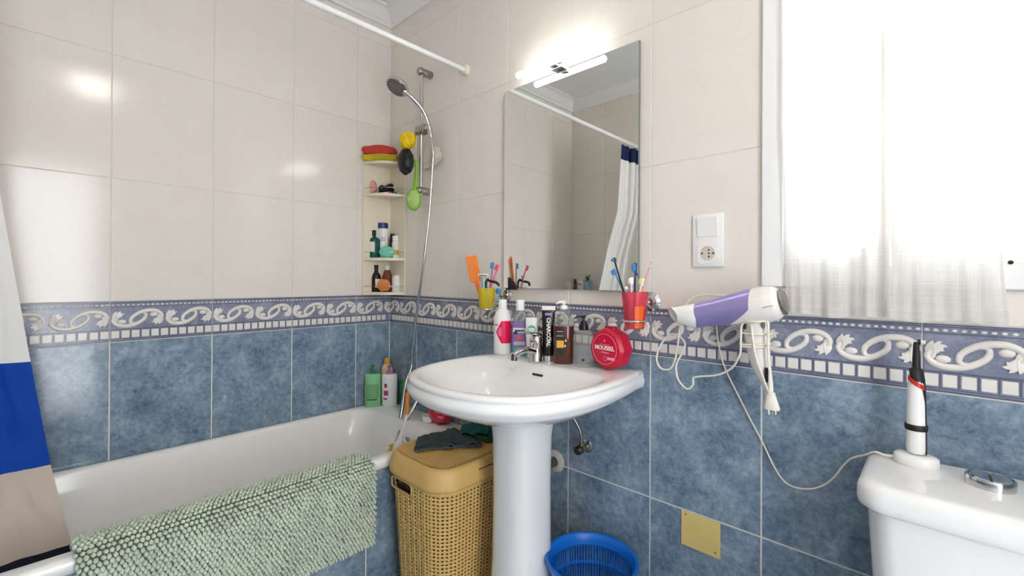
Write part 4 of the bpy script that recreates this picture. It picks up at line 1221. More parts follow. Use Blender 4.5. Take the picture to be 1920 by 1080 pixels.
# the red flattened round bottles: one on the basin, one on the tub rim
def moussel(loc, rz, label, tilt=0, letters=True):
    t = thing('shower_gel', label, 'bottle', loc, (tilt,0,rz))
    R, TH = .070, .031
    def oc(r, y, zc=.068, k=6):
        out = []
        for i in range(8*k):
            a = 2*PI*i/(8*k)+PI/8
            f = math.cos(PI/8)/math.cos((a-PI/8+PI/8) % (PI/4)-PI/8)
            f = f*.8+.2*.97
            out.append((r*f*math.cos(a), y, zc+r*f*math.sin(a)*.985))
        return out
    MB().loft([oc(R*.78,-TH-.001), oc(R*.84,-TH), oc(R*.97,-TH+.010), oc(R,-.006), oc(R,.006), oc(R*.97,TH-.010), oc(R*.84,TH), oc(R*.78,TH+.001)], True, True, True).build('body', 'crimson', t, 30)
    rg_ = [(.0475*math.cos(2*PI*i/40), -TH-.0014, .068+.0475*math.sin(2*PI*i/40)) for i in range(41)]
    MB().tube(rg_, .0007, 5, caps=False).build('printed_ring', 'crimson_line', t, 60)
    if letters:
        link('lettering', text_mesh('MOUSSEL', .0185, 'white_plastic', bold=.0004), t, (0, -TH-.0013, .071), (PI/2,0,0))
        link('lettering', text_mesh('Classique', .0085, 'crimson_line', shear=.2), t, (.002, -TH-.0013, .0575), (PI/2,0,0))
        MB().box((.012,-TH-.0016,.036),(.040,-TH-.0008,.044)).build('print_panel', 'crimson_line', t, 0)
        MB().tube([(.006*math.cos(2*PI*i/16)+.004, -TH-.0014, .039+.0075*math.sin(2*PI*i/16)) for i in range(17)], .0006, 4, caps=False).build('printed_emblem', 'crimson_line', t, 60)
        MB().box((-.020,-TH-.0014,.0815),(.020,-TH-.0008,.083)).build('printed_line', 'crimson_line', t, 0)
        MB().box((-.0016,-TH-.0014,.090),(.0016,-TH-.0008,.098)).build('printed_mark', 'crimson_line', t, 0)
    MB().lathe([(.018,.1275),(.020,.129),(.020,.131),(.017,.133)] if False else [(.022,.130),(.0225,.134),(.021,.1375),(.004,.138)], 20, sy=.7).build('cap', 'crimson_dark', t, 40)
    return t
moussel((.535, -.060, .4765), D(8), 'dark red flat round bottle on the bathtub rim behind the hamper', 0, True)
t = thing('rinse_cup', 'small white round cup on the bathtub rim behind the hamper', 'cup', (.47, -.085, .476))
lathe_thing(t, 'cup', [(.022,0),(.026,.003),(.030,.030),(.028,.030),(.024,.005),(.001,.004)], 'mint' if False else 'white_gloss', 24)
# ------------------------------------------------------------------ basin tap
tap = thing('basin_tap', 'chrome single lever tap on the washbasin deck', 'tap', (1.162, -.135, ZS))
b = MB(); b.lathe([(.027,0),(.027,.004),(.0235,.008),(.022,.060),(.0235,.066),(.0235,.082),(.018,.090),(.004,.093)], 24)
b.build('body', 'chrome', tap, 40)
b = MB(); sp = spline([(0,-.012,.036),(0,-.050,.046),(0,-.090,.044),(0,-.118,.034)], 6)
b.tube(sp, [.0155]*8+[.014]*6+[.013]*5, 16, flat=.8); b.build('spout', 'chrome', tap, 50)
b = MB(); b.tube([(0,-.112,.038),(0,-.114,.018)], .0105, 14); b.build('aerator', 'dark_chrome', tap, 40)
b = MB(); lv = spline([(0,.012,.092),(0,-.02,.099),(0,-.06,.106),(0,-.108,.108)], 5)
b.tube(lv, [.015]*5+[.0125]*5+[.0105]*6, 12, flat=.42); b.build('lever', 'chrome', tap, 50)

# ------------------------------------------------------------------ things on the basin deck
def deck(px, py, back): 
    p = onz(px, py, ZS); d = Vector((p.x-EYE.x, p.y-EYE.y, 0)).normalized(); return p.x+d.x*back, p.y+d.y*back
FC = D(40)
x, y = deck(942, 666, .034)
t = thing('cleanser_bottle', 'white plastic bottle with a crimson pentagon label on the basin edge', 'bottle', (x, y, ZS), (0,0,FC+D(8)))
lathe_thing(t, 'body', [(.030,0),(.0335,.004),(.034,.128),(.032,.145),(.024,.164),(.0175,.172)], 'white_plastic', 32)
lathe_thing(t, 'cap', [(.0165,.172),(.017,.174),(.0158,.206),(.014,.208)], 'white_gloss', 24)
def patch(t, name, m, r, poly, off=.0008, sx=1, sy=1):
    # polygon (angle deg, z) laid on a cylinder
    b = MB(); b.add([((r+off)*sx*math.cos(D(a)), (r+off)*sy*math.sin(D(a)), z) for a, z in poly], [tuple(range(len(poly)))])
    return b.build(name, m, t, 0)
def patch_grid(t, name, m, r, f, a0, a1, n=20, off=.0008, sx=1, sy=1):
    # f(angle) -> (zlow, zhigh)
    rs = [[], []]
    for i in range(n+1):
        a = a0+(a1-a0)*i/n; lo, hi = f(a)
        for k, z in ((0, lo), (1, hi)): rs[k].append(((r+off)*sx*math.cos(D(a)), (r+off)*sy*math.sin(D(a)), z))
    return MB().loft(rs, False).build(name, m, t, 60)
def pent(a):
    u = (a+138)/60
    h = min(.042, .042*u/.62) if u < 1 else .042
    return .086-h, .086+h
patch_grid(t, 'label', 'hot_pink', .034, pent, -138, -30, 24)
patch_grid(t, 'label_panel', 'pink_soft', .034, lambda a: (.086-.016*min(1, (a+128)/16), .086+.018*min(1, (a+128)/16)), -128, -98, 10, off=.0012)
patch_grid(t, 'print', 'tooth_red', .034, lambda a: (.110, .116), -150, -125, 6)
x, y = deck(975, 668, .025)
t = thing('mouthwash_bottle', 'mouthwash bottle with white cap, violet label and teal liquid', 'bottle', (x, y, ZS), (0,0,FC-D(5)))
def sq(r, z, e=.5, sx=1, sy=.62, n=32): return [(r*sx*math.copysign(abs(math.cos(2*PI*i/n))**e, math.cos(2*PI*i/n)), r*sy*math.copysign(abs(math.sin(2*PI*i/n))**e, math.sin(2*PI*i/n)), z) for i in range(n)]
MB().loft([sq(.026,0), sq(.029,.004), sq(.029,.036)], True, True, True).build('liquid', 'teal', t, 50)
MB().loft([sq(.0295,.036), sq(.0295,.130), sq(.0285,.146), sq(.021,.165,.7), sq(.013,.172,1)], True, False, True).build('body', 'tint_clear', t, 50)
MB().loft([sq(.030,.034), sq(.0302,.036), sq(.0302,.124), sq(.030,.126)], True, True, True).build('label', 'violet', t, 50)
MB().box((-.024,-.0196,.084),(.026,-.0186,.104)).build('label_panel', 'label_white', t, 0)
MB().box((-.018,-.0200,.090),(.018,-.0190,.097)).build('label_print', 'navy', t, 0)
MB().ball((-.002,-.0186,.066), (.010,.0014,.009), 14, 6).build('label_emblem', 'tooth_red', t, 50)
MB().box((-.022,-.0196,.040),(.022,-.0186,.053)).build('label_panel', 'lilac_label', t, 0)
lathe_thing(t, 'cap', [(.0155,.168),(.016,.170),(.016,.206),(.0145,.208)], 'white_gloss', 24)
x, y = ony(997, 640, -.088).x, -.088
t = thing('toothpaste_tube', 'white toothpaste tube with a pale teal round print behind the tap', 'tube', (x, y, ZS), (0,0,FC-D(4)))
lathe_thing(t, 'cap', [(.016,0),(.0165,.002),(.0155,.026)], 'white_gloss', 20)
MB().loft([sq(.017,.026,1,1,1), sq(.0195,.032,1,1,1), sq(.021,.07,1,1,.7), sq(.0225,.135,1,1,.16), sq(.0225,.146,.6,1,.08)], True, True, True).build('tube', 'white_plastic', t, 50)
MB().tube([(.013*math.cos(2*PI*i/24), -.0105, .104+.014*math.sin(2*PI*i/24)) for i in range(25)], .0022, 6, caps=False).build('printed_ring', 'mint', t, 50)
MB().box((-.010,-.0105,.110),(.010,-.0085,.114)).build('print', 'teal', t, 0)
x, y = 1.184, -.097
t = thing('toothpaste_tube', 'black charcoal toothpaste tube standing upright on the basin deck', 'tube', (x, y, ZS), (0,0,FC-D(2)))
lathe_thing(t, 'cap', [(.017,0),(.0175,.002),(.017,.02)], 'silver_tube', 20)
MB().loft([sq(.0175,.02,1,1,1), sq(.0195,.026,1,1,1), sq(.0205,.08,1,1,.75), sq(.0225,.168,1,1,.18), sq(.0228,.178,.6,1,.09)], True, True, True).build('tube', 'black_tube', t, 50)
MB().loft([sq(.0229,.178,.6,1,.09), sq(.0232,.179,.6,1,.1), sq(.0232,.192,.6,1,.07)], True, True, True).build('crimp', 'white_plastic', t, 50)
MB().box((-.012,-.0066,.160),(.012,-.0046,.168)).build('print', 'tooth_lilac', t, 0)
sil = MB(); sil.loft([[(.0203*math.cos(a), -.0203*.86*abs(math.sin(a))-.0006, .024+.001*k) for a in [PI*(.12+.30*i/8) for i in range(9)]] for k in (0,)] + [[(.0207*math.cos(a), -.0207*.72*abs(math.sin(a))-.0006, .085) for a in [PI*(.30+.12*i/8) for i in range(9)]]], False)
sil.build('silver_print', 'silver_tube', t, 50)
o = link('lettering', text_mesh('CHARCOAL', .0185, 'label_white', bold=.0006), t, (-.001, -.0134, .100), (PI/2-D(7), D(90), 0))
o.rotation_euler = (Matrix.Rotation(-D(6.0), 3, 'X') @ Matrix.Rotation(PI/2, 3, 'X') @ Matrix.Rotation(-PI/2, 3, 'Z')).to_euler()
o.location = (0, -.0142, .102)
x, y = 1.244, -.088
t = thing('hand_soap', 'pump bottle of dark brown soap with a small gold label', 'bottle', (x, y, ZS), (0,0,FC-D(3)))
MB().loft([sq(.032,0,.72,1,.8), sq(.035,.004,.72,1,.8), sq(.035,.128,.72,1,.8)], True, True, True).build('soap', 'tint_brown', t, 50)
MB().loft([sq(.0352,.127,.72,1,.8), sq(.0352,.140,.72,1,.8), sq(.033,.152,.72,1,.8), sq(.020,.164,.9,1,.9), sq(.013,.168,1,1,1)], True, False, False).build('bottle', 'tint_clear', t, 50)
lathe_thing(t, 'collar', [(.0145,.166),(.0155,.168),(.0155,.182),(.007,.186)], 'tint_clear', 20)
pump(t, .184, 'white_plastic', .0105, .030, .020, D(-150))
MB().box((-.026,-.0298,.030),(.000,-.0290,.112)).build('label', 'black_label', t, 0)
MB().box((-.024,-.0306,.056),(.000,-.0296,.080)).build('gold_label', 'gold_label', t, 0)
for z in (.095, .110): MB().box((-.024,-.0304,z),(-.002,-.0296,z+.0014)).build('print', 'label_white', t, 0)
for dx, dz in ((.007,.080),(.004,.062)): MB().ball((dx,-.0284,dz), (.003,.0012,.004), 8, 5).build('printed_flower', 'label_white', t, 50)
x, y = deck(1094, 690, .033)
t = thing('hand_soap', 'clear round pump bottle with black pump beside the red bottle', 'bottle', (x, y, ZS), (0,0,FC-D(8)))
lathe_thing(t, 'glass', [(.031,0),(.0345,.004),(.035,.090),(.033,.104),(.024,.116),(.0135,.121)], 'tint_frost', 28)
lathe_thing(t, 'collar', [(.0155,.119),(.016,.121),(.016,.136),(.006,.140)], 'black_plastic', 20)
pump(t, .136, 'black_plastic', .0085, .032, .022, D(-165))
MB().box((-.004,-.0362,.022),(.004,-.0352,.030)).build('printed_mark', 'black_label', t, 0)
t = thing('lotion_bottle', 'white rounded bottle tucked behind the red bottle on the basin', 'bottle', (1.396, -.0265, ZS), (0,0,FC))
lathe_thing(t, 'body', [(.020,0),(.023,.004),(.0235,.085),(.021,.105),(.015,.114)], 'white_plastic', 24); lathe_thing(t, 'cap', [(.0155,.114),(.0165,.116),(.0155,.136),(.011,.142)], 'white_gloss', 20)
x, y = deck(1146, 691, .012)
moussel((x+.012, y-.022, ZS-.0005), D(-8), 'large red flat octagonal shower gel bottle standing on the basin corner')

# ------------------------------------------------------------------ tumbler holders
def holder(x, zc, label, cr):
    t = thing('tumbler_holder', label, 'holder', (x, 0, zc))
    MB().lathe([(.030,0),(.0305,.003),(.028,.006),(.022,.0075),(.020,.0095),(.016,.018),(.007,.022)], 28, mtx=RX(PI/2)).build('wall_disc', 'chrome', t, 40)
    MB().tube(spline([(0,-.02,0),(0,-.045,-.006),(0,-.066,-.030),(0,-.110+cr+.003,-.052)], 5), .0045, 10).build('arm', 'chrome', t, 50)
    MB().tube([(.0+(cr+.0025)*math.cos(2*PI*i/32), -.110+(cr+.0025)*math.sin(2*PI*i/32), -.052) for i in range(33)], .0034, 8, caps=False).build('ring', 'chrome', t, 60)
    return t
def tumbler(x, zb, h, r0, r1, m, label, inner=None):
    t = thing('tumbler', label, 'cup', (x, -.110, zb))
    MB().lathe([(.001,.0),(r0*.9,0),(r0,.003),(r1,h-.001),(r1-.0006,h),(r1-.0022,h-.001),(r0-.0018,.006),(.001,.005)], 32).build('wall', m, t, 50)
    return t
hz = 1.069
holder(.8815, hz, 'chrome tumbler holder on the tiles by the orange hairbrush', .0315)
holder(1.5205, hz-.003, 'chrome tumbler holder on the tiles by the pink tumbler', .034)
ly_top = ony(913, 540, -.110).z; ly_bot = ony(913, 573, -.110).z
tumbler(.8815, ly_bot-.012, ly_top-ly_bot+.012, .028, .034, 'tint_yellow', 'yellow see-through tumbler holding a hairbrush and razor')
ry_top = ony(1187, 547, -.110).z; ry_bot = ony(1187, 616, -.110).z
tp = tumbler(1.5205, ry_bot, ry_top-ry_bot, .028, .0385, 'tint_pink', 'pink see-through tumbler full of toothbrushes')
b = MB(); b.loft([[((r+.0006)*math.cos(a), (r+.0006)*math.sin(a), z) for a in [D(-62)+D(48)*i/6 for i in range(7)]] for z, r in ((.004,.0283),((ry_top-ry_bot)*.62,.028+.0105*.62))], False); b.build('orange_stripe', 'orange_dark', tp, 60)
# contents: straight sticks from a base point to a pixel target
def stick(name, label, cat, base, top, r, m, parts, tilt_face=0):
    """parts: callback(t, base, top, dir) building the head"""
    t = thing(name, label, cat, base)
    L = Vector(top)-Vector(base)
    MB().tube([Vector((0,0,0)), L*.3, L*.6, L], [r, r*1.15, r*.9, r*.7], 8, flat=.75).build('handle', m, t, 60)
    parts(t, L)
    return t
def tb_head(m1, m2, l=.026):
    def f(t, L):
        d = L.normalized(); q = L - d*l*.2
        vw = (EYE - (Vector(t.location)+L)).normalized(); side = d.cross(vw).normalized()
        M4 = Matrix.Translation(q) @ Matrix((side, vw, d)).transposed().to_4x4()
        MB().rbox((-.0055,-.0022,-.002),(.0055,.0022,l), .002, 2, mtx=M4).build('head', m1, t, 50)
        MB().rbox((-.0048,.002,.001),(.0048,.011,l-.003), .0015, 1, mtx=M4 @ RZ(D(50))).build('bristles', m2, t, 40)
    return f
LX, LZ = .8815, ly_bot-.006
def lt(px, py, y): return ony(px, py, y)
t = thing('hairbrush', 'orange vented hairbrush standing in the yellow tumbler', 'hairbrush', (LX-.008, -.116, LZ+.004))
o0 = Vector(t.location); q1 = lt(893, 528, -.124)-o0; q2 = lt(884, 482, -.132)-o0
MB().tube(spline([(0,0,0), q1*.5, q1], 4), [.006]*4+[.0085]*5, 10, flat=.8).build('handle', 'orange_dark', t, 60)
d = (q2-q1).normalized(); vw = Vector((.66,-.75,0)); side = d.cross(vw).normalized(); vw = side.cross(d)
M4 = Matrix.Translation(q1) @ Matrix((side, d, vw)).transposed().to_4x4()
Lh = (q2-q1).length
for k, xx in enumerate((-.0165,-.0055,.0055,.0165)):
    MB().rbox((xx-.0048,.004,-.003),(xx+.0048,Lh,.003),.002,1,mtx=M4).build('vent_bar', 'orange', t, 40)
MB().rbox((-.021,Lh-.006,-.0035),(.021,Lh+.003,.0035),.002,1,mtx=M4).build('cross_bar', 'orange', t, 40)
MB().rbox((-.021,.0,-.0035),(.021,.010,.0035),.002,1,mtx=M4).build('cross_bar', 'orange', t, 40)
bq = MB()
for xx in (-.0165,-.0055,.0055,.0165):
    for k in range(13): bq.tube([M4 @ Vector((xx, .008+k*(Lh-.012)/12, .002)), M4 @ Vector((xx-.006, .008+k*(Lh-.012)/12+.002, -.012))], .0008, 4)
for k in range(9): bq.tube([M4 @ Vector((-.02+k*.005, Lh, 0)), M4 @ Vector((-.02+k*.005, Lh+.011, -.003))], .0008, 4)
for k in range(13): bq.tube([M4 @ Vector((-.02, .004+k*(Lh-.006)/12, 0)), M4 @ Vector((-.030, .004+k*(Lh-.006)/12+.002, -.003))], .0008, 4)
o = bq.build('bristles', 'orange', t, 60); o['kind'] = 'stuff'
t = thing('razor', 'pale grey safety razor standing in the yellow tumbler', 'razor', (LX+.004, -.125, LZ+.004))
o0 = Vector(t.location); q = lt(906, 516, -.132)-o0
MB().tube(spline([(0,0,0), q*.6, q], 4), [.0045]*4+[.0055]*5, 8).build('handle', 'sky_plastic', t, 60)
MB().rbox((-.020,-.006,-.004),(.020,.004,.006),.002,2,mtx=Matrix.Translation(q) @ RZ(D(40)) @ RX(D(15))).build('head', 'white_plastic', t, 40)
MB().box((-.016,-.0068,-.001),(.016,-.0058,.0025),mtx=Matrix.Translation(q) @ RZ(D(40)) @ RX(D(15))).build('blade', 'dark_chrome', t, 0)
stick('toothbrush', 'lilac and pink toothbrush crossing the yellow tumbler', 'toothbrush', (LX-.012,-.108,LZ+.004), lt(932,505,-.100), .0042, 'pink_soft', tb_head('pink_soft','tooth_red'))
stick('toothbrush', 'lilac toothbrush behind the pink one in the yellow tumbler', 'toothbrush', (LX-.004,-.098,LZ+.004), lt(924,501,-.085), .0040, 'tooth_lilac', tb_head('tooth_lilac','tooth_blue'))
t = thing('razor', 'black handled razor with curved neck in the yellow tumbler', 'razor', (LX+.012,-.105,LZ+.004))
o0 = Vector(t.location); MB().tube(spline([(0,0,0), lt(911,535,-.110)-o0, lt(914,524,-.11)-o0], 5), .0045, 8).build('handle', 'black_plastic', t, 60)
e0 = lt(916,528,-.11)-o0; MB().tube(spline([lt(914,524,-.11)-o0, e0+Vector((.010,0,.002)), lt(931,530,-.11)-o0, lt(936,536,-.105)-o0], 5), .005, 8).build('neck', 'black_plastic', t, 60)
t = thing('tongue_cleaner', 'small blue round headed tongue cleaner beside the yellow tumbler', 'tongue cleaner', (0,0,0))
cq = lt(934, 546, -.088); t.location = cq
MB().ball((0,0,0), (.011,.009,.012), 14, 10).build('head', 'tooth_blue', t, 60)
MB().tube([(0,0,-.008),(-.004,-.004,-.05),(-.018,-.008,-.064)], .0028, 8).build('stem', 'sky_plastic', t, 60)
PXc, PZ = 1.5205, ry_bot+.008
def rt(px, py, y): return ony(px, py, y)
stick('toothbrush', 'black toothbrush leaning left out of the pink tumbler', 'toothbrush', (PXc+.004,-.122,PZ), rt(1152,488,-.125), .0040, 'black_plastic', tb_head('black_plastic','tooth_blue', .010))
stick('toothbrush', 'dark blue toothbrush upright in the middle of the pink tumbler', 'toothbrush', (PXc-.004,-.105,PZ), rt(1191,506,-.100), .0042, 'navy', tb_head('navy','tooth_blue'))
stick('toothbrush', 'blue headed toothbrush behind the black one in the pink tumbler', 'toothbrush', (PXc+.012,-.100,PZ), rt(1153,512,-.085), .0038, 'tooth_blue', tb_head('tooth_blue','tooth_blue', .018))
stick('interdental_brush', 'thin peach interdental stick leaning right out of the pink tumbler', 'brush', (PXc-.014,-.112,PZ), rt(1221,490,-.110), .0030, 'pink_soap', lambda t, L: MB().tube([L*.92, L*1.04], [.0024,.0006], 6).build('tip', 'white_plastic', t, 50))
stick('toothbrush', 'pale yellow headed toothbrush on the right of the pink tumbler', 'toothbrush', (PXc-.004,-.118,PZ), rt(1203,532,-.118), .0042, 'white_plastic', tb_head('white_plastic','tooth_yellow', .02))
stick('toothbrush', 'white toothbrush with rounded head low in the pink tumbler', 'toothbrush', (PXc,-.128,PZ), rt(1184,530,-.130), .0040, 'white_gloss', tb_head('white_gloss','white_plastic', .02))
stick('razor', 'thin grey handled stick at the front of the pink tumbler', 'razor', (PXc+.008,-.134,PZ), rt(1174,540,-.140), .0028, 'sky_plastic', lambda t, L: MB().ball(L, .005, 10, 6).build('tip', 'white_plastic', t, 50))
# black clip at the mirror's lower corner
t = thing('corner_piece', 'black triangular clip at the lower left corner of the mirror', 'piece', (MX0, -.02, MZ0))
pc = [ony(953,520,-.022), ony(953,543,-.022), ony(970,543,-.022)]  # plain black triangle set on the mirror's corner
b = MB(); b.prism([(0,0),(pc[2].x-pc[1].x,0),(0,pc[0].z-pc[1].z)], 0, .008, mtx=Matrix(((1,0,0,pc[1].x),(0,0,-1,-.0175),(0,1,0,pc[1].z),(0,0,0,1))), inset=.0012)
b.build('piece', 'black_plastic', t, 40, world=True)
# ------------------------------------------------------------------ switch and socket
p0, p1 = ony(1301, 404, 0), ony(1358, 500, 0)
sx0, sx1, sz0, sz1 = p0.x, p1.x, p1.z, p0.z+.001
sw = thing('wall_socket', 'white double plate with light switch above a socket', 'socket', ((sx0+sx1)/2, 0, sz0))
MB().rbox((sx0,-.009,sz0),(sx1,.0,sz1),.0025,2).build('frame', 'white_gloss', sw, 40, world=True)
zm = (sz0+sz1)/2; xm = (sx0+sx1)/2
rk = MB(); rk.add([(xm-.029,-.0085,zm+.009),(xm+.029,-.0085,zm+.009),(xm+.029,-.0085,sz1-.011),(xm-.029,-.0085,sz1-.011),(xm-.028,-.0125,zm+.010),(xm+.028,-.0125,zm+.010),(xm+.028,-.0155,sz1-.012),(xm-.028,-.0155,sz1-.012)],
   [(0,3,2,1),(4,5,6,7),(0,1,5,4),(1,2,6,5),(2,3,7,6),(3,0,4,7)])
rk.build('rocker', 'white_plastic', sw, 0, world=True)
zc = zm-.038
so = MB(); n = 36
oct_ = [(xm+.029*math.copysign(abs(math.cos(2*PI*i/n))**.35, math.cos(2*PI*i/n)), zc+.029*math.copysign(abs(math.sin(2*PI*i/n))**.35, math.sin(2*PI*i/n))) for i in range(n)]
cir = lambda r: [(xm+r*math.cos(2*PI*i/n), zc+r*math.sin(2*PI*i/n)) for i in range(n)]
so.loft([[(x,-.008,z) for x, z in oct_], [(x,-.0115,z) for x, z in oct_], [(x,-.0118,z) for x, z in cir(.0205)], [(x,-.0095,z) for x, z in cir(.0195)], [(x,-.0015 if False else -.0092,z) for x, z in cir(.002)]], True, True, True)
so.build('socket_insert', 'white_plastic', sw, 30, world=True)
wl = MB(); wl.lathe([(.0195,0),(.0192,.0012),(.001,.0012)], 36, mtx=TR(xm,-.0094,zc) @ RX(PI/2)); wl.build('socket_well', 'grout_cream', sw, 30, world=True)
for dx, dz in ((-.0,.0095),(0,-.0095),(0,0)): MB().ball((xm+.004+dx,-.0108,zc+dz), (.0026,.0012,.0026), 10, 6).build('pin_hole', 'dark_gap', sw, 50, world=True)
for dx in (-.0145, .0165): MB().rbox((xm+dx-.004,-.0116,zc-.002),(xm+dx+.003,-.0104,zc+.002),.0006,1).build('earth_clip', 'dark_chrome', sw, 0, world=True)

# ------------------------------------------------------------------ yellow blanking plate
p0, p1 = ony(1278, 953, 0), ony(1351, 1049, 0); zt = .4515-.002
bl = thing('cover_plate', 'square yellow blanking plate screwed to the blue tiles', 'cover plate', ((p0.x+p1.x)/2, 0, p1.z))
MB().rbox((p0.x,-.004,p1.z),(p1.x,-.0004,zt),.0012,1).build('plate', 'yellow_plate', bl, 30, world=True)
for px, py in ((1286,964),(1341,1037)):
    q = ony(px, py, -.004); MB().ball(q, (.0028,.0016,.0028), 10, 6).build('screw', 'brass', bl, 50, world=True)

# ------------------------------------------------------------------ valve and waste pipe under the basin
vq = ony(1102, 836, 0)
av = thing('angle_valve', 'small chrome angle valve with hose under the basin', 'valve', (vq.x, 0, vq.z))
MB().lathe([(.022,0),(.022,.003),(.016,.007)], 20, mtx=RX(PI/2)).build('wall_rosette', 'chrome', av, 40)
b = MB(); b.tube([(0,0,0),(0,-.045,0)], .009, 12); b.tube([(0,-.038,-.012),(0,-.038,.022)], .010, 12); b.build('body', 'brass', av, 40)
MB().lathe([(.014,0),(.015,.002),(.015,.018),(.012,.022)], 12, mtx=TR(0,-.045,0) @ RX(PI/2)).build('knob', 'dark_chrome', av, 40)
MB().tube(spline([(0,-.038,.02),(-.004,-.04,.06),(-.028,-.055,.11),(-.05,-.08,.135)], 5), .0048, 8).build('hose', 'satin_chrome', av, 60)
wq = ony(1042, 864, 0)
wp = thing('waste_pipe', 'white waste pipe collar on the wall behind the pedestal', 'pipe', (wq.x, 0, wq.z))
MB().lathe([(.019,0),(.040,0),(.040,.004),(.032,.010),(.020,.012),(.019,.012)], 28, mtx=RX(PI/2), cap=False).build('collar', 'pipe_white', wp, 40)
MB().tube([(0,-.001,0),(0,-.09,0),(.02,-.12,.0),(.05,-.15,.01)], .018, 16).build('pipe', 'dark_chrome', wp, 50)

# ------------------------------------------------------------------ hair dryer
DY = -.088
rear, nose = ony(1466, 566, DY), ony(1304, 592, DY)
dh = thing('hair_dryer', 'lilac and white hair dryer hanging on the tiles with its cord wound up', 'hair dryer', (1.83, DY, 1.0))
ax = (nose-rear); LB = ax.length
M4 = axis_to(rear, nose)
prf = [(.0,.026),(.004,.035),(.014,.0415),(.034,.0455),(.060,.0460),(.085,.0445),(.115,.0415),(.145,.0380),(.175,.0350),(LB,.0325)]
prf = [(t*LB/.235 if t < .2 else t, r) for t, r in prf]
def prr(t):
    for (a, ra), (b_, rb) in zip(prf[:-1], prf[1:]):
        if a <= t <= b_: return ra+(rb-ra)*(t-a)/(b_-a)
    return prf[-1][1]
NT, NA = 24, 48
def ringpt(i, t):
    r = prr(t); return M4 @ Vector((r*math.cos(2*PI*i/NA), r*math.sin(2*PI*i/NA), t))
lims = []
for i in range(NA):
    q = ringpt(i, .1) - (M4 @ Vector((0,0,.1))); dz = q.z/q.length
    lims.append(.064 + .080*max(0, -dz-.1)**1.2 - .008*max(0, dz))
B_ = MB(); B_.loft([[ringpt(i, lims[i]*j/NT) for i in range(NA)] for j in range(NT+1)], True, True, False)
A_ = MB(); A_.loft([[ringpt(i, lims[i]+(LB-lims[i])*j/NT) for i in range(NA)] for j in range(NT+1)], True, False, False)
A_.build('barrel', 'dryer_purple', dh, 60, world=True); B_.build('rear_housing', 'dryer_white', dh, 60, world=True)
MB().lathe([(.026,-.001),(.032,-.001),(.033,-.004),(.027,-.008),(.001,-.009)], 30, mtx=M4).build('intake_grille', 'satin_chrome', dh, 50, world=True)
# concentrator nozzle
tip = ony(1262, 590, DY-.012); d = (tip-nose).normalized(); up = Vector((0,0,1)); sd_ = d.cross(up).normalized(); up = sd_.cross(d)
def nring(c, a, b_): return [c+sd_*a*math.cos(2*PI*i/28)+up*b_*math.sin(2*PI*i/28) for i in range(28)]
Ln = (tip-nose).length
def slant(R, k): return [p+d*(k*((p-tip).dot(up)) + .75*((p-tip).dot(sd_))) for p in R]
MB().loft([nring(nose-d*.006,.0345,.0345), nring(nose+d*.004,.0345,.0340), nring(nose+d*Ln*.35,.029,.030), nring(nose+d*Ln*.75,.019,.024), slant(nring(tip,.0190,.0205), .45), slant(nring(tip,.0170,.0185), .45), nring(nose+d*Ln*.3,.014,.015)], True, False, True).build('nozzle', 'white_gloss', dh, 50, world=True)
# handle
hp = [ony(1417,592,DY), ony(1420,640,DY), ony(1426,680,DY), ony(1437,715,DY), ony(1443,738,DY)]
rad = [.033,.030,.0245,.0150,.0085]
hpp = spline(hp, 6); rr = []
for i in range(len(hpp)):
    f = i/(len(hpp)-1)*(len(rad)-1); k = min(int(f), len(rad)-2); rr.append(rad[k]+(rad[k+1]-rad[k])*(f-k))
MB().tube(hpp, [v*.62 for v in rr], 18, flat=1.55).build('handle', 'dryer_white', dh, 60, world=True)
for px, py in ((1396,612),(1431,610)): MB().ball(ony(px, py, DY-.019), (.0045,.004,.008), 10, 8).build('switch', 'rubber_black' if px == 1396 else 'grey_cloth', dh, 50, world=True)
q = ony(1437, 703, DY-.014); MB().rbox((q.x-.004,q.y-.004,q.z-.018),(q.x+.004,q.y+.003,q.z+.018),.002,1).build('slide_switch', 'rubber_black', dh, 40, world=True)
# maker's mark on the housing, too small to read: plain dark bar of print
ma, mb_ = ony(1429, 577, DY-.046), ony(1450, 573, DY-.044)
MB().tube([ma, mb_], .0013, 6, flat=.5).build('printed_mark', 'grey_cloth', dh, 50, world=True)
# cord: wound round the handle, loops to the left, doubled down to the plug
def pxs(L): return [ony(*p) for p in L]
cw = MB()
c1 = spline(pxs([(1442,738,DY-.01),(1430,706,DY-.022),(1418,672,DY-.026),(1412,640,DY-.028),(1409,610,DY-.026)]), 6)
c2 = spline(pxs([(1443,736,DY-.012),(1443,700,DY-.02),(1440,660,DY-.024),(1440,610,DY-.026),(1436,603,DY-.024),(1420,603,DY-.032),(1402,603,DY-.03),(1391,610,DY-.022),(1389,640,DY-.02),(1387,665,DY-.016),(1372,690,DY),(1345,703,-.07),(1310,706,-.06),(1300,709,-.055),(1299,722,-.055),(1288,729,-.055),(1272,712,-.055),(1268,685,-.055),(1280,660,-.052),(1284,643,-.05),(1270,628,-.05),(1256,628,-.05),(1240,645,-.05),(1231,672,-.05),(1240,691,-.05),(1258,690,-.05),(1268,665,-.055),(1274,620,-.06),(1280,585,-.06),(1290,566,-.055),(1304,556,-.05),(1330,553,-.05),(1360,555,-.05)]), 8)
cw.tube(c1, .0027, 8); cw.tube(c2, .0027, 8)
for py, k in ((623,0),(644,1),(650,2)):
    cc = ony(1416, py, DY); w_ = .036-.002*k
    cw.tube([cc+Vector((w_*math.cos(a), .023*math.sin(a), .003*math.sin(a*1+k))) for a in [2*PI*i/28 for i in range(29)]], .0026, 7, caps=False)
cw.build('cord', 'cord_white', dh, 60, world=True)
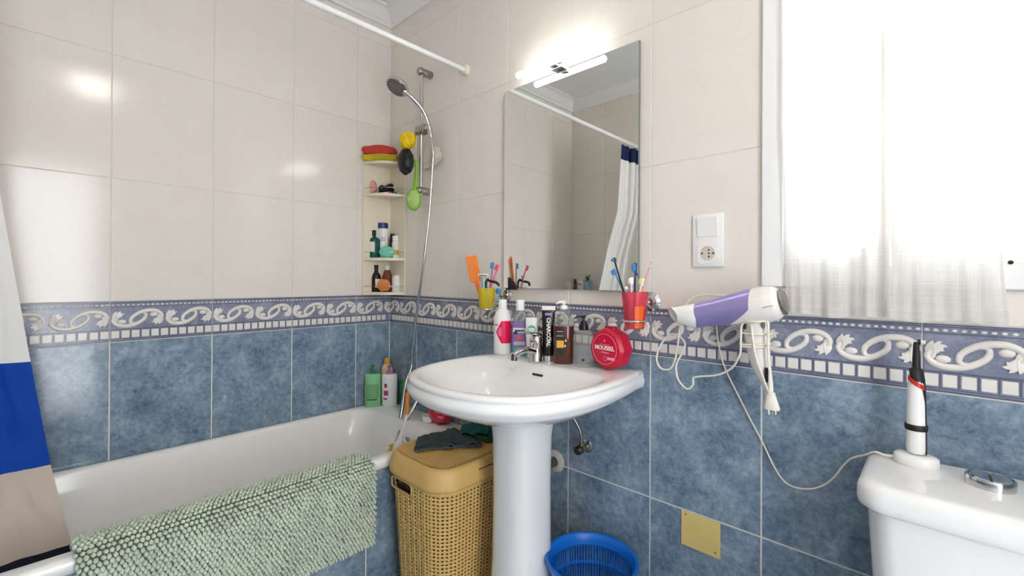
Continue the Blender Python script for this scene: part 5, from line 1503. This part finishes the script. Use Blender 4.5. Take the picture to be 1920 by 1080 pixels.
pq = [ony(1444,736,DY-.006), ony(1445,742,DY-.006), ony(1446,752,DY-.006), ony(1447,764,DY-.006), ony(1447,768,DY-.006)]
MB().tube(pq, [.0055,.0058,.0075,.0095,.0088], 16, flat=1.9).build('plug', 'cord_white', dh, 50, world=True)
for px in (1441, 1454): MB().tube([ony(px,767,DY-.006), ony(px+.5,777,DY-.006)], .0017, 6).build('pin', 'steel_pin', dh, 50, world=True)
hl = thing('dryer_holder', 'small translucent wall holder under the lilac hair dryer barrel', 'holder', (1.72, 0, 1.0))
q0, q1 = ony(1332, 612, -.004), ony(1349, 640, -.004)
MB().rbox((q0.x,-.008,q1.z),(q1.x,-.0005,q0.z+.05),.003,2).build('backplate', 'tint_clear', hl, 40, world=True)
MB().rbox((q0.x,-.125,q0.z-.004),(q1.x,-.007,q0.z+.002),.002,1).build('shelf', 'tint_clear', hl, 40, world=True)

# ------------------------------------------------------------------ electric toothbrush and its charger
tbx, tby = 2.1415, -.078
et = thing('electric_toothbrush', 'white electric toothbrush with black band standing in its charger', 'toothbrush', (tbx, tby, .779))
def at(px, py): return ony(px, py, tby)
zt0 = .780
prof = [(.0145,.775),(.0165,.785),(.0160,.83),(.0150,.88),(.0145,.905)]
MB().lathe([(r, z-.772) for r, z in prof] + [(.0135,.925-.772),(.011,.945-.772),(.006,.949-.772)], 24).build('handle', 'white_gloss', et, 50)
b = MB()
rs = []
for z, r in ((.775,.0170),(.83,.0166),(.88,.0156),(.905,.0151),(.925,.0141),(.946,.0116),(.951,.0062)):
    a0, a1 = (-28, 62) if z < .9 else (-28-min(150,(z-.9)*4200), 62+min(150,(z-.9)*4200))
    rs.append([(r*math.cos(D(a0+(a1-a0)*i/12)), r*math.sin(D(a0+(a1-a0)*i/12)), z-.772) for i in range(13)])
b.loft(rs, False); b.build('grip_back', 'rubber_black', et, 60)
b = MB(); rs = []
for z, r in ((.914,.0152),(.919,.0150),(.924,.0146)):
    rs.append([(r*math.cos(D(a)), r*math.sin(D(a)), z+.020*(1-i/8)**1.3-.772-.008) for i, a in enumerate([-150+120*i/8 for i in range(9)])])
b.loft(rs, False); b.build('indicator_ring', 'brush_red', et, 60)
b = MB(); b.lathe([(.0178,.050),(.0186,.052),(.0186,.060),(.0178,.062)], 28); b.build('rubber_band', 'rubber_black', et, 40)
b = MB(); b.lathe([(.0068,.178),(.0064,.20),(.0050,.224),(.0044,.230),(.0040,.231)], 14); b.build('brush_stem', 'rubber_black', et, 50)
b = MB(); b.lathe([(.0072,.174),(.0072,.178)], 14); b.build('colour_ring', 'hot_pink', et, 40)
b = MB(); b.lathe([(.0056,0),(.0056,.004),(.001,.005)], 14, mtx=TR(.002,0,.231) @ RY(PI/2)); b.build('brush_head', 'rubber_black', et, 40)
b = MB(); b.lathe([(.0045,.004),(.0042,.011)], 12, mtx=TR(.003,0,.231) @ RY(PI/2)); b.build('bristles', 'label_white', et, 40)
ch = thing('toothbrush_charger', 'white oval charger base with cord on the cistern lid', 'charger', (tbx, tby, .757))
MB().lathe([(.036,0),(.0375,.002),(.0365,.012),(.032,.016),(.018,.017),(.0175,.022),(.001,.022)] if False else [(.036,0),(.0375,.002),(.0355,.018),(.030,.0215),(.001,.022)], 36, sy=.78).build('base', 'white_gloss', ch, 50)
cp = spline(pxs([(1343,606,-.02),(1346,636,-.016),(1353,672,-.012),(1366,705,-.012),(1386,745,-.012),(1406,785,-.012),(1428,826,-.012),(1450,872,-.014),(1468,900,-.016),(1488,913,-.018),(1515,917,-.02),(1540,912,-.022),(1562,897,-.026),(1580,875,-.032),(1596,860,-.042),(1622,853,-.058)]) + [Vector((2.075,-.078,.765)), Vector((2.092,-.079,.763)), Vector((2.108,-.079,.764))], 8)
MB().tube(cp, .0022, 8).build('cord', 'cord_white', ch, 60, world=True)

# ------------------------------------------------------------------ shelf on the wall opposite, seen in the mirror
ws = thing('wall_shelf', 'narrow white shelf on the opposite wall, seen low in the mirror', 'shelf', (.13, -1.65, 1.03))
MB().rbox((.008,-1.7095,1.030),(.262,-1.592,1.042),.002,1).build('board', 'white_plastic', ws, 30, world=True)
for x in (.05, .22): MB().rbox((x-.006,-1.7095,.98),(x+.006,-1.64,1.030),.002,1).build('bracket', 'white_plastic', ws, 30, world=True)
def mirrored(px): return ony(px, 530, 1.640).x
for px, wd, h, lab in ((1072,.062,.080,'low white box at the corner end of the opposite shelf'),(1094,.066,.092,'white box with dark print on the opposite shelf')):
    t = thing('storage_box', lab, 'box', (mirrored(px), -1.65, 1.042), (0,0,PI))
    MB().rbox((-wd/2,-.03,0),(wd/2,.03,h-.01),.004,2).build('box', 'label_white', t, 40)
    MB().rbox((-wd/2-.001,-.031,h-.01),(wd/2+.001,.031,h),.003,2).build('lid', 'white_plastic', t, 40)
    if px == 1094: MB().box((-.02,-.0312,.05),(.02,-.030,.058)).build('print', 'grey_cloth', t, 0)
t = thing('pump_bottle', 'small amber bottle with black pump on the opposite shelf, seen in the mirror', 'bottle', (ony(1083,530,1.606).x, -1.606, 1.042), (0,0,PI))
lathe_thing(t, 'body', [(.011,0),(.012,.003),(.012,.055),(.008,.063)], 'tint_amber'); pump(t, .060, 'black_plastic', .0085, .022, .022)
t = thing('potted_plant', 'small green plant in a pale pot on the opposite shelf, seen in the mirror', 'plant', (mirrored(1106), -1.645, 1.042))
lathe_thing(t, 'pot', [(.022,0),(.024,.003),(.030,.075),(.027,.075),(.024,.068),(.001,.067)], 'sky_plastic')
random.seed(2)
for i in range(14):
    a = 2*PI*i/14; r = random.uniform(.012,.028); h = random.uniform(.035,.07)
    b = MB(); mid_ = Vector((r*.5*math.cos(a), r*.5*math.sin(a), .067+h*.7)); tip_ = Vector((r*math.cos(a), r*math.sin(a), .067+h))
    b.tube(spline([(0,0,.066), mid_, tip_], 4), [.0015,.0025,.0035,.0045,.005,.0045,.0035,.002,.0006], 6, flat=.3); b.build('leaf', 'plant_green', t, 60)
